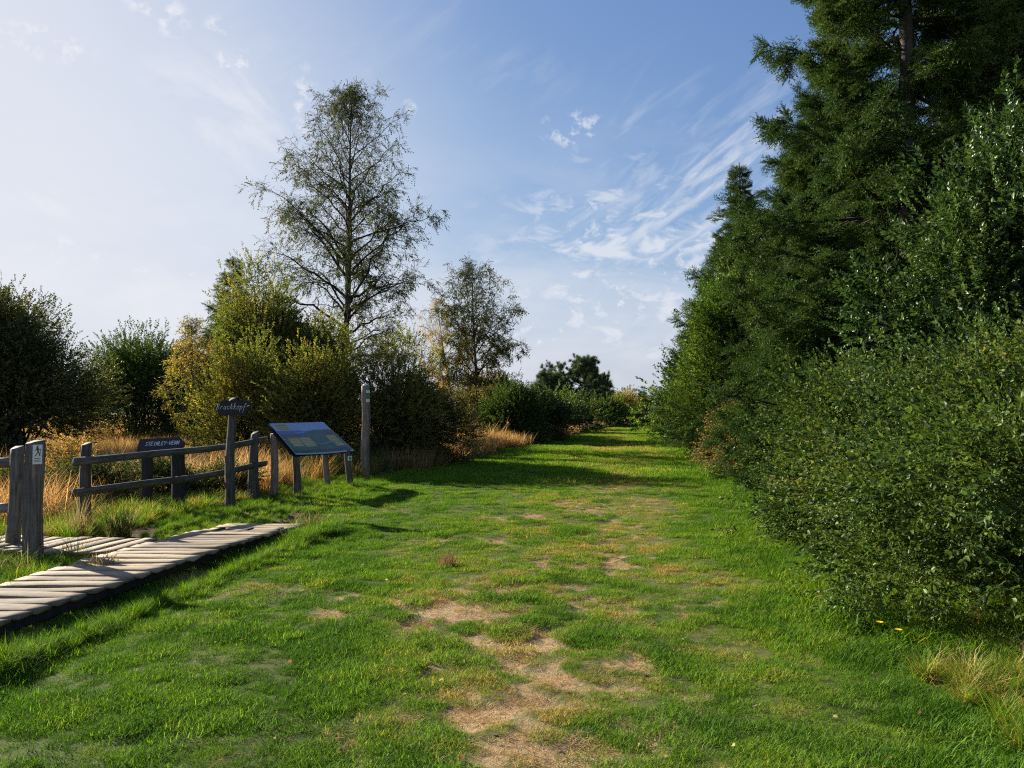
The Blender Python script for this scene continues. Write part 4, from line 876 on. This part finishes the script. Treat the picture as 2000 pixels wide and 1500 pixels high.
# -- boardwalks
def boardwalks():
    rng = np.random.default_rng(77)
    plank_meshes = []
    for k in range(6):
        # a worn plank: length along X, slightly bowed, uneven ends
        nx_, L, W, T = 9, 1.0, .162, .026; V = []; r = np.random.default_rng(900 + k)
        for i in range(nx_):
            xx = -L / 2 + L * i / (nx_ - 1) + (r.normal(0, .006) if i in (0, nx_ - 1) else 0)
            e1, e2 = r.normal(0, .0035, 2); bow = .006 * math.cos(PI * (i / (nx_ - 1) - .5)) * (-1) ** k
            for (yy, zz) in ((-W / 2 + e1, -T), (-W / 2 + e1, -.006), (-W / 2 + .004 + e1, 0), (0, .0), (W / 2 - .004 + e2, 0), (W / 2 + e2, -.006), (W / 2 + e2, -T)):
                V.append((xx, yy, zz + bow))
        V = np.array(V); idx = np.arange(nx_ * 7).reshape(nx_, 7); nx2 = np.roll(idx, -1, 1)
        F = np.stack([idx[:-1], nx2[:-1], nx2[1:], idx[1:]], -1).reshape(-1, 4)
        plank_meshes.append(mesh_np('plank', V, [F, np.array([idx[0][::-1], idx[-1]])], M_plank))
    def lay(root, c0, d, n, pitch, w0, zf, yaw, w1=None, skew=0.0):
        p = np.array(c0, float); d = np.array(d) / np.linalg.norm(d)
        for i in range(n):
            o = obj('plank', plank_meshes[rng.integers(0, 6)], root)
            q = p + d * pitch * i; ww = w0 + ((w1 or w0) - w0) * i / max(1, n - 1)
            o.location = (q[0] - root.location.x + rng.normal(0, .008), q[1] - root.location.y, zf(i) + rng.normal(0, .004) - root.location.z)
            o.scale = (ww * rng.uniform(.985, 1.02), pitch / .195 * rng.uniform(.95, 1.02), 1)
            o.rotation_euler = (rng.normal(0, .014), rng.normal(0, .008), yaw + rng.normal(0, .018) + skew * i)
    z0 = 0.13
    root = empty('boardwalk', (-3.6, 7.6, g1(-3.6, 7.6)), 'main plank boardwalk along the lawn edge, weathered pale and lit by the sun', 'boardwalk')
    # runs from beside the camera to the sign, slightly turned to the right
    d = (.145, 1.0); 
    lay(root, (-4.27, 3.6), d, 35, .2, .93, lambda i: z0 - (.06 * max(0, i - 24) / 10), -.035, 1.05, skew=.0015)
    for off in (-.36, .0, .385):
        me = box_mesh('beam', .06, 6.4, .075, M_tarwood, (0, 0, 0)); o = obj('beam', me, root, rot=(0, 0, -.144))
        o.location = (-3.79 + off - root.location.x, 6.72 - root.location.y, .058 - root.location.z); o.rotation_euler = (.0, 0, -.144)
    root2 = empty('boardwalk', (-5.6, 8.7, g1(-5.6, 8.7)), 'side branch of planks leading out between the fence posts to the moor', 'boardwalk')
    lay(root2, (-4.22, 8.42), (-1, .16), 24, .2, .92, lambda i: z0 - .005 - .002 * i, PI / 2 - .16)
    for off in (-.36, .36):
        me = box_mesh('beam', .06, 4.4, .07, M_tarwood); o = obj('beam', me, root2)
        o.location = (-6.65 - root2.location.x, 8.82 + off - root2.location.y, .052 - root2.location.z); o.rotation_euler = (0, 0, PI / 2 - .158)
boardwalks()

# -- lettering drawn as strokes
FONT = {
 'S': [[(.9, .85), (.6, 1), (.2, .95), (.1, .72), (.4, .55), (.8, .42), (.9, .18), (.6, 0), (.1, .1)]], 'T': [[(0, 1), (1, 1)], [(.5, 1), (.5, 0)]],
 'E': [[(.9, 1), (.1, 1), (.1, 0), (.9, 0)], [(.1, .52), (.7, .52)]], 'I': [[(.5, 1), (.5, 0)]], 'N': [[(.1, 0), (.1, 1), (.9, 0), (.9, 1)]],
 'L': [[(.1, 1), (.1, 0), (.85, 0)]], 'Y': [[(0, 1), (.5, .5), (1, 1)], [(.5, .5), (.5, 0)]], 'V': [[(0, 1), (.5, 0), (1, 1)]], '-': [[(.2, .5), (.8, .5)]],
 'B': [[(.12, 1.5), (.0, 0)], [(-.1, 1.35), (.25, 1.6), (.75, 1.45), (.62, 1.0), (.15, .82), (.75, .62), (.6, .08), (.0, 0)]],
 'r': [[(.1, 0), (.2, .9), (.25, .6), (.5, .9), (.8, .85)]], 'a': [[(.85, .85), (.4, .95), (.1, .5), (.3, 0), (.7, .25), (.85, .9), (.85, .2), (1.1, 0)]],
 'c': [[(.85, .8), (.45, .95), (.1, .5), (.4, 0), (.95, .2)]], 'k': [[(.0, .2), (.45, 1.4), (.35, 1.7), (.2, 1.5), (.15, 0)], [(.8, .9), (.2, .5), (.55, .45), (.95, 0)]],
 'o': [[(.5, .95), (.1, .6), (.25, .05), (.7, .05), (.85, .6), (.5, .95), (1.05, .85)]], 'p': [[(.1, .9), (.1, -.8)], [(.1, .6), (.45, .95), (.85, .7), (.75, .15), (.3, .0), (.1, .25)]],
 'f': [[(.85, 1.4), (.6, 1.7), (.4, 1.2), (.3, -.7), (.1, -.9)], [(.05, .6), (.85, .7)]]}
def strokes(text, size, adv, w, slant=0.0, depth=.002):
    P = []; F = []; x = 0
    for ch in text:
        for ln in FONT.get(ch, []):
            for (a, b) in zip(ln[:-1], ln[1:]):
                a = np.array([x + a[0] * size * adv * .8 + slant * a[1] * size, a[1] * size]); b = np.array([x + b[0] * size * adv * .8 + slant * b[1] * size, b[1] * size])
                d = b - a; l = np.linalg.norm(d); d /= l; q = np.array([-d[1], d[0]]) * w / 2; a = a - d * w * .35; b = b + d * w * .35
                o = len(P); k = depth + .0002 * (len(F) % 5)
                for z in (0, k): P += [(a + q).tolist() + [z], (a - q).tolist() + [z], (b - q).tolist() + [z], (b + q).tolist() + [z]]
                F += [(o + 4, o + 5, o + 6, o + 7), (o, o + 4, o + 7, o + 3), (o + 1, o + 2, o + 6, o + 5), (o, o + 1, o + 5, o + 4), (o + 3, o + 7, o + 6, o + 2)]
        x += size * adv
    V = np.array(P); V[:, 0] -= x / 2
    return V, np.array(F)
# local X right, local Y up, local Z out of the board
def frame(right, up):
    r = Vector(right).normalized(); n = r.cross(Vector(up)).normalized(); u = n.cross(r)
    return Matrix((r, u, n)).transposed().to_4x4()
def place(o, M): o.matrix_local = M

def posts_and_fence():
    # thick gatepost with a footpath marker
    x, y = -4.92, 7.95; root = empty('gate_post', (x, y, g1(x, y)), 'thick split oak gatepost carrying a small white hiker plate', 'post')
    obj('post', mesh_np('post', *rough_post(1.25, .088, .088, 3, sides=11, wob=.10, taper=.95, lean=(-.02, 0)), M_post), root)
    pl = obj('marker_plate', box_mesh('marker_plate', .085, .20, .006, M_white, bev=.002), root)
    M = Matrix.Translation((.062, -.068, 1.12)) @ frame((.80, .60, 0), (0, 0, 1)); place(pl, M)
    # walking figure on the plate and the lines under it
    Q = []
    for a, b, w in [((-.004, .075), (.006, .030), .014), ((.006, .030), (-.020, -.018), .008), ((.006, .030), (.022, -.014), .008), ((.0, .062), (-.022, .040), .006), ((.0, .062), (.024, .050), .006), ((.030, .058), (.018, -.018), .004), ((-.028, -.040), (.028, -.038), .005), ((-.028, -.058), (.026, -.056), .005), ((-.028, -.074), (.028, -.072), .004), ((-.002, .090), (.003, .078), .013)]:
        a, b = np.array(a), np.array(b); d = (b - a) / np.linalg.norm(b - a); q = np.array([-d[1], d[0]]) * w / 2
        Q += [[*(a + q), .0045], [*(a - q), .0045], [*(b - q), .0045], [*(b + q), .0045]]
    Q = np.array(Q); Q[:, 2] += np.repeat(np.arange(len(Q) // 4) * .00015, 4)
    obj('pictogram', mesh_np('pictogram', Q, np.arange(len(Q)).reshape(-1, 4), M_black), pl)
    # left piece of fence
    x, y = -5.58, 8.65; root = empty('fence', (x, y, g1(x, y)), 'short left piece of rail fence behind the thick gatepost', 'fence')
    obj('post', mesh_np('post', *rough_post(1.16, .075, .075, 5, lean=(.02, 0)), M_post), root)
    obj('post', mesh_np('post', *rough_post(1.1, .075, .075, 6), M_post), root, loc=(-2.2, .45, 0))
    for z0, z1, sd in ((.98, 1.0, 1), (.47, .50, 2)):
        me, M = rail_mesh((-.02, .05, z0), (-2.35, .5, z1), .038, sd); o = obj('rail', me, root); place(o, M)
    # right piece of fence
    x, y = -5.53, 10.0; root = empty('fence', (x, y, g1(x, y)), 'long rail fence between boardwalk and moor, passing behind the arrow signpost', 'fence')
    obj('post', mesh_np('post', *rough_post(1.17, .075, .08, 8, wob=.16, taper=.86), M_post), root)
    obj('post', mesh_np('post', *rough_post(1.20, .105, .095, 9, wob=.2, taper=.62, top=.03), M_post), root, loc=(.95, 3.7, 0))
    for z0, z1, sd, r in ((.97, 1.03, 11, .036), (.58, .60, 12, .034)):
        me, M = rail_mesh((.0, -.28, z0 - .01), (1.04, 4.08, z1 + .03), r, sd, sag=.035, side=.03); o = obj('rail', me, root); place(o, M)
    # arrow signpost
    x, y = -4.50, 12.3; root = empty('signpost', (x, y, g1(x, y)), 'dark wooden signpost with two pointed board lettered Brackkopf', 'signpost')
    obj('post', mesh_np('post', *rough_post(1.76, .082, .08, 14, wob=.13, taper=.78, lean=(.03, 0)), M_post), root)
    out = [(-.305, .025), (-.19, .118), (.22, .135), (.285, .10), (.292, .05), (.23, -.045), (.205, -.10), (.05, -.105), (-.23, -.112), (-.255, -.045)]
    n = len(out); V = [(a, b, 0) for a, b in out] + [(a, b, .035) for a, b in out]
    F = [list(range(n, 2 * n)), list(range(n))[::-1]] + [[i, (i + 1) % n, n + (i + 1) % n, n + i] for i in range(n)]
    me = bpy.data.meshes.new('sign_board'); me.from_pydata(V, [], F); me.materials.append(M_tarwood)
    bd = obj('sign_board', me, root); M = Matrix.Translation((.075, -.075, 1.60)) @ frame((1, -.12, -.01), (0, 0, 1)); place(bd, M)
    V, F = strokes('Brackkopf', .056, .98, .0065, .25); V[:, 2] += .0365; V[:, 1] -= .012; V[:, 0] -= .025; V[:, 1] += V[:, 0] * .02
    obj('lettering', mesh_np('lettering', V, F, M_chalk), bd)
    V = np.array([(.235, .035, .0365), (.275, .045, .0365), (.28, .058, .0365), (.235, .048, .0365)]); obj('arrow_mark', mesh_np('arrow_mark', V, np.array([[0, 1, 2, 3]]), M_chalk), bd)
    # low dark trestle sign
    x, y = -5.52, 12.15; root = empty('trestle_sign', (x, y, g1(x, y)), 'low black trestle sign lettered STEINLEY-VENN behind the fence rails', 'sign')
    for xx, w, sd in ((-.24, .21, 1), (.26, .24, 2)):
        obj('leg', mesh_np('leg', *rough_post(.96, w / 2, .045, 30 + sd, wob=.06, taper=.98), M_tarwood), root, loc=(xx, 0, 0))
    M = Matrix.Translation((.03, -.06, 1.03)) @ frame((1, -.04, .05), (0, .62, .78))
    out = [(-.38, .11), (.25, .12), (.37, .01), (.36, -.06), (.30, -.115), (-.37, -.12)]
    n = len(out); V = [(a, b, 0) for a, b in out] + [(a, b, .04) for a, b in out]
    F = [list(range(n, 2 * n))[::-1], list(range(n))] + [[i, n + i, n + (i + 1) % n, (i + 1) % n] for i in range(n)]
    me = bpy.data.meshes.new('sign_board'); me.from_pydata(V, [], F); me.materials.append(M_tarwood); bd = obj('sign_board', me, root); place(bd, M)
    V, F = strokes('STEINLEY-VENN', .072, .58, .010); V[:, 2] += .0415; V[:, 1] -= .03; V[:, 0] += .02
    obj('lettering', mesh_np('lettering', V, F, M_chalk), bd)
    # tall square post right of the board
    x, y = -3.35, 17.6; root = empty('marker_post', (x, y, g1(x, y)), 'tall square wooden post with small trail plates near its pale top', 'post')
    obj('post', mesh_np('post', *rough_post(2.12, .108, .108, 40, sides=12, wob=.02, taper=.93, top=.012), M_legw), root)
    obj('cap', mesh_np('cap', *rough_post(.03, .085, .085, 41, sides=12, wob=.02, taper=.7, top=0, depth=.0, rings=3), M_white), root, loc=(0, 0, 2.125))
    for zz, h, m in ((1.98, .06, M_white), (1.89, .09, M_green), (1.775, .07, M_white)):
        o = obj('trail_plate', box_mesh('trail_plate', .085, h, .008, m, bev=.002), root); place(o, Matrix.Translation((.065, -.098, zz)) @ frame((.93, .36, 0), (0, 0, 1)))
posts_and_fence()

def info_board():
    x0, y0 = -3.95, 15.1; z0 = g1(x0, y0); root = empty('info_board', (x0, y0, z0), 'slanted information panel with printed landscape on four timber legs', 'info board')
    A = Vector((-4.44, 14.02, 1.34)); B = Vector((-3.98, 16.15, 1.335)); C = Vector((-3.98, 14.15, .765)); D = Vector((-3.30, 16.1, .735))
    for i, (lx, ly, zt, r, ln) in enumerate([(-4.36, 14.12, 1.19, .075, (0, 0)), (-4.0, 14.36, .80, .075, (-.02, 0)), (-3.83, 15.95, 1.15, .07, (-.05, 0)), (-3.32, 15.85, .75, .07, (-.07, 0))]):
        o = obj('leg', mesh_np('leg', *rough_post(zt - .02, r, r, 50 + i, sides=10, wob=.06, taper=.95, lean=ln), M_legw), root, loc=(lx - x0, ly - y0, g1(lx, ly) - z0))
    org = Vector((x0, y0, z0))
    N, Mx = 150, 60
    u = np.linspace(0, 1, N); v = np.linspace(0, 1, Mx); U, W = np.meshgrid(u, v)
    P = ((1 - U) * (1 - W))[..., None] * np.array(A) + (U * (1 - W))[..., None] * np.array(B) + ((1 - U) * W)[..., None] * np.array(C) + (U * W)[..., None] * np.array(D)
    P[..., 2] -= .018 * np.sin(PI * U) * W
    P = P - np.array(org)
    nrm = (B - A).cross(C - A).normalized(); nrm = -nrm if nrm.z < 0 else nrm
    # what is printed on it
    col = np.zeros((Mx, N, 3)); mt = fbm(U * 9, W * 6, 3, 4)
    col[:] = (.30, .40, .62)
    sky = W < .27 + .03 * np.sin(U * 6); col[sky] = (.33, .43, .66)
    land = ~sky; g = np.stack([.075 + .05 * mt, .115 + .09 * mt, .085 + .03 * mt], -1); col[land] = g[land]
    col[(W > .24) & (W < .36) & (U < .42)] = (.12, .17, .36)
    pth = np.abs(W - (.62 + .28 * (U - .5) + .05 * np.sin(U * 14))) < .012; col[pth & land] = (.34, .32, .22)
    col[(W > .33) & (W < .40) & (U > .30) & (U < .48)] = (.07, .11, .34)
    col[(np.abs(W - .325) < .012) & (U > .3) & (U < .45) & (np.sin(U * 420) > -.2)] = (.8, .8, .8)
    def block(u0, u1, w0, w1, c, lines=0):
        m = (U > u0) & (U < u1) & (W > w0) & (W < w1); col[m] = c
        if lines: col[m & (np.sin((W - w0) / (w1 - w0) * PI * 2 * lines) > .45) & (fbm(U * 70, W * 30, 8, 2) > .42)] = tuple(q * .45 for q in c)
    block(.05, .27, .03, .25, (.42, .45, .50)); block(.08, .25, .05, .11, (.42, .30, .10), 1); block(.08, .25, .13, .17, (.45, .34, .12), 1); block(.08, .25, .19, .23, (.45, .34, .12), 1)
    block(.10, .30, .42, .47, (.28, .12, .08)); block(.09, .25, .47, .74, (.60, .46, .17), 5); block(.27, .46, .47, .76, (.60, .46, .17), 6)
    block(.76, .95, .30, .42, (.16, .10, .14)); block(.77, .94, .43, .64, (.60, .44, .15), 5); block(.80, .94, .65, .79, (.60, .44, .15), 3)
    col[W > .955] = (.40, .48, .60); col[(W > .86) & (W < .955) & land] *= .55; col[(U < .012) | (U > .988) | (W < .015)] = (.32, .40, .50)
    top = (P + np.array(nrm) * .012).reshape(-1, 3); bot = (P - np.array(nrm) * .012).reshape(-1, 3)
    i = np.arange(N * Mx).reshape(Mx, N); F = np.stack([i[:-1, :-1], i[1:, :-1], i[1:, 1:], i[:-1, 1:]], -1).reshape(-1, 4)
    m, b = new_mat('printed_panel'); at = b.node('ShaderNodeAttribute', attribute_name='print'); finish(b, principled(b, at.outputs['Color'], .35, .3))
    pm = mesh_np('printed_sheet', top, F, m); fattr(pm, 'print', np.concatenate([col.reshape(-1, 3), np.ones((N * Mx, 1))], -1), 'POINT', 'FLOAT_COLOR')
    # backing slab a little larger than the print
    c = [np.array(q) - np.array(org) for q in (A, B, D, C)]; ctr = sum(c) / 4
    c = [ctr + (q - ctr) * 1.015 for q in c]; nn = np.array(nrm)
    V = [q - nn * .05 for q in c] + [q - nn * .018 for q in c]; V = np.array(V); V[2:4, 2] -= .0
    panel = bpy.data.meshes.new('panel'); panel.from_pydata([tuple(q) for q in V], [], [(0, 1, 2, 3), (7, 6, 5, 4), (0, 4, 5, 1), (1, 5, 6, 2), (2, 6, 7, 3), (3, 7, 4, 0)]); panel.materials.append(M_tarwood)
    pn = obj('panel', panel, root); obj('printed_sheet', pm, pn)
    pl = obj('trail_plate', box_mesh('trail_plate', .085, .095, .006, M_white, bev=.002), root); place(pl, Matrix.Translation((-3.315 - x0, 15.75 - y0, .60)) @ frame((.9, .42, 0), (0, 0, 1)))
    o = obj('plate_mark', box_mesh('plate_mark', .045, .05, .003, M_green, bev=.0), pl); o.location = (.004, 0, .0045)
info_board()

# ------------------------------------------------------------------ tussocks and small things
def tussock(name, x, y, z, label, n, R, h0, h1, w, mat, seed, lean=.45, curl=.9, tone=.4, cat='grass tuft', tvar=.3):
    V, F, lv = blades(n, R, h0, h1, w, lean, seed, curl, segs=4)
    me = mesh_np(name, V, F, mat); fattr(me, 'lv', np.clip(lv, 0, 1)); me2 = me
    o = obj(name, me2); o.location = (x, y, z); tag(o, label, cat)
    return o
def tuft_mat(name, stops):
    m, b = new_mat(name); a2 = b.node('ShaderNodeAttribute', attribute_name='lv'); col = b.ramp(a2.outputs['Fac'], stops)
    d = b.node('ShaderNodeBsdfDiffuse'); b.L.new(col, d.inputs[0]); tr = b.node('ShaderNodeBsdfTranslucent'); b.L.new(col, tr.inputs[0])
    mx = b.node('ShaderNodeMixShader'); mx.inputs[0].default_value = .45; b.L.new(d.outputs[0], mx.inputs[1]); b.L.new(tr.outputs[0], mx.inputs[2]); finish(b, mx.outputs[0]); return m
T1 = tuft_mat('tuft_green_straw', [(0, (.05, .11, .015)), (.5, (.13, .17, .03)), (.8, (.35, .27, .10)), (1, (.48, .36, .19))])
T2 = tuft_mat('tuft_straw', [(0, (.12, .12, .03)), (.4, (.36, .25, .08)), (1, (.50, .36, .17))])
T3 = tuft_mat('tuft_russet', [(0, (.14, .07, .035)), (.5, (.26, .14, .07)), (1, (.42, .26, .14))])
tussock('grass_tussock', -4.85, 9.55, g1(-4.85, 9.55), 'tall pale tussock between the boardwalk and the long fence', 420, .13, .25, .62, .006, T1, 1, .38, .8)
tussock('grass_tussock', -3.95, 7.45, .12, 'low straw tuft growing up through the boardwalk planks', 150, .15, .06, .22, .005, T2, 2, .6, .9)
tussock('grass_tussock', -2.78, 10.6, g1(-2.78, 10.6), 'shaggy tuft at the far end of the boardwalk', 420, .26, .12, .36, .006, T1, 3, .6, .9)
tussock('grass_tussock', -.66, 7.95, g1(-.66, 7.95), 'small russet wiry tuft alone on the mown lawn', 230, .09, .10, .24, .004, T3, 4, .55, .5)
tussock('grass_tussock', -5.3, 9.45, g1(-5.3, 9.45), 'dry brown stalks in front of the first post of the long fence', 160, .10, .3, .7, .006, T2, 5, .25, .5)
tussock('grass_tussock', -4.95, 7.45, g1(-4.95, 7.45), 'green and yellow tuft at the foot of the thick gatepost', 380, .28, .14, .42, .007, T1, 6, .5, .9)
tussock('grass_tussock', -5.6, 7.9, g1(-5.6, 7.9), 'bright yellow green tuft left of the thick gatepost', 420, .30, .2, .55, .007, T1, 7, .45, .8)
tussock('grass_tussock', -4.55, 8.0, g1(-4.5, 8.0), 'thin green stalks right of the thick gatepost beside the planks', 90, .12, .15, .5, .006, T1, 8, .4, .8)
tussock('grass_tussock', 3.35, 4.75, g1(3.35, 4.75), 'straw coloured tuft below the nearest willow bush', 260, .28, .12, .32, .005, T2, 9, .6, .9)
tussock('grass_tussock', 2.55, 17.0, g1(2.55, 17), 'faded tuft on the mown lawn in front of the shadow', 60, .1, .05, .12, .006, T1, 10, .5, .9)

def fallen_leaves():
    rng = np.random.default_rng(88); n = 110; V0, F0 = leaf_shape()
    y = 2.9 + rng.uniform(0, 1, n) ** 1.4 * 12; x = rng.uniform(-.62, .62, n) * y; k = lawn_sd(x, y) > .1; x, y = x[k], y[k]; n = len(x)
    R = rot_to(np.stack([rng.normal(0, 1, n), rng.normal(0, 1, n), rng.normal(0, .25, n)], -1), rng.normal(0, .5, n))
    V = np.einsum('nij,nkj->nki', R, V0[None] * np.array([.7, 1, 1.6]) * rng.uniform(.018, .038, (n, 1, 1))) + np.stack([x, y, gz(x, y) + .035], -1)[:, None]
    F = (F0[None] + (np.arange(n) * len(V0))[:, None, None]).reshape(-1, 3)
    me = mesh_np('fallen_leaves', V.reshape(-1, 3), F, tuft_mat('fallen_leaf', [(0, (.18, .08, .04)), (.5, (.38, .22, .10)), (1, (.62, .50, .30))])); fattr(me, 'lv', np.repeat(rng.uniform(0, 1, n), len(V0)))
    tag(obj('fallen_leaves', me), 'scattered small brown leaves lying on the mown lawn', 'leaves', kind='stuff')
fallen_leaves()
def flower(x, y, h, label, seed):
    root = empty('yellow_flower', (x, y, g1(x, y)), label, 'flower', 'yellow flowers by the hedge')
    s = np.linspace(0, 1, 5); P = np.stack([.03 * s ** 2, -.01 * s, h * s], -1)[None]; v, F = tubes(P, np.full((1, 5), .002), 5)
    obj('stem', mesh_np('stem', v, F, T1), root)
    m = flat_mat('yellow_petals', (.80, .58, .02)); V = []; Fc = []
    for k in range(14):
        a = k * 2 * PI / 14; c, s_ = math.cos(a), math.sin(a); o = len(V); r = .02
        V += [(.03, -.01, h), (.03 + c * r - s_ * .004, -.01 + s_ * r + c * .004, h + .006), (.03 + c * r * 1.1, -.01 + s_ * r * 1.1, h + .004), (.03 + c * r + s_ * .004, -.01 + s_ * r - c * .004, h + .006)]; Fc.append((o, o + 1, o + 2, o + 3))
    obj('bloom', mesh_np('bloom', np.array(V), np.array(Fc), m), root)
flower(2.36, 5.05, .22, 'yellow flower on a thin stalk, left one of the pair by the willow', 1)
flower(2.43, 4.95, .20, 'yellow flower on a thin stalk, right and lower one of the pair', 2)
def stick(x, y, dx, dy, h, label, seed, mat):
    r = np.random.default_rng(seed); s = np.linspace(0, 1, 7); P = np.stack([dx * s, dy * s, h * s ** .8], -1)[None] + r.normal(0, .008, (1, 7, 3)); P[0, 0] = 0
    R = (.008 * (1 - .7 * s))[None]; P2, R2 = grow(P, R, 3, .4, .9, .6, .10, 0, 4, r)
    v, F = join([tubes(P, R, 6), tubes(P2, R2, 4)]); o = obj('dry_stick', mesh_np('dry_stick', v, F, mat, True)); o.location = (x, y, g1(x, y)); tag(o, label, 'stick')
M_paletwig = bark_mat('pale_dry_wood', (.22, .13, .08), (.50, .34, .22))
stick(2.72, 4.62, -.07, 0, .20, 'short pale broken twig standing under the willow bush', 1, M_paletwig)
stick(2.92, 4.55, .22, .05, .24, 'forked reddish dry stalk leaning right under the willow bush', 2, M_paletwig)
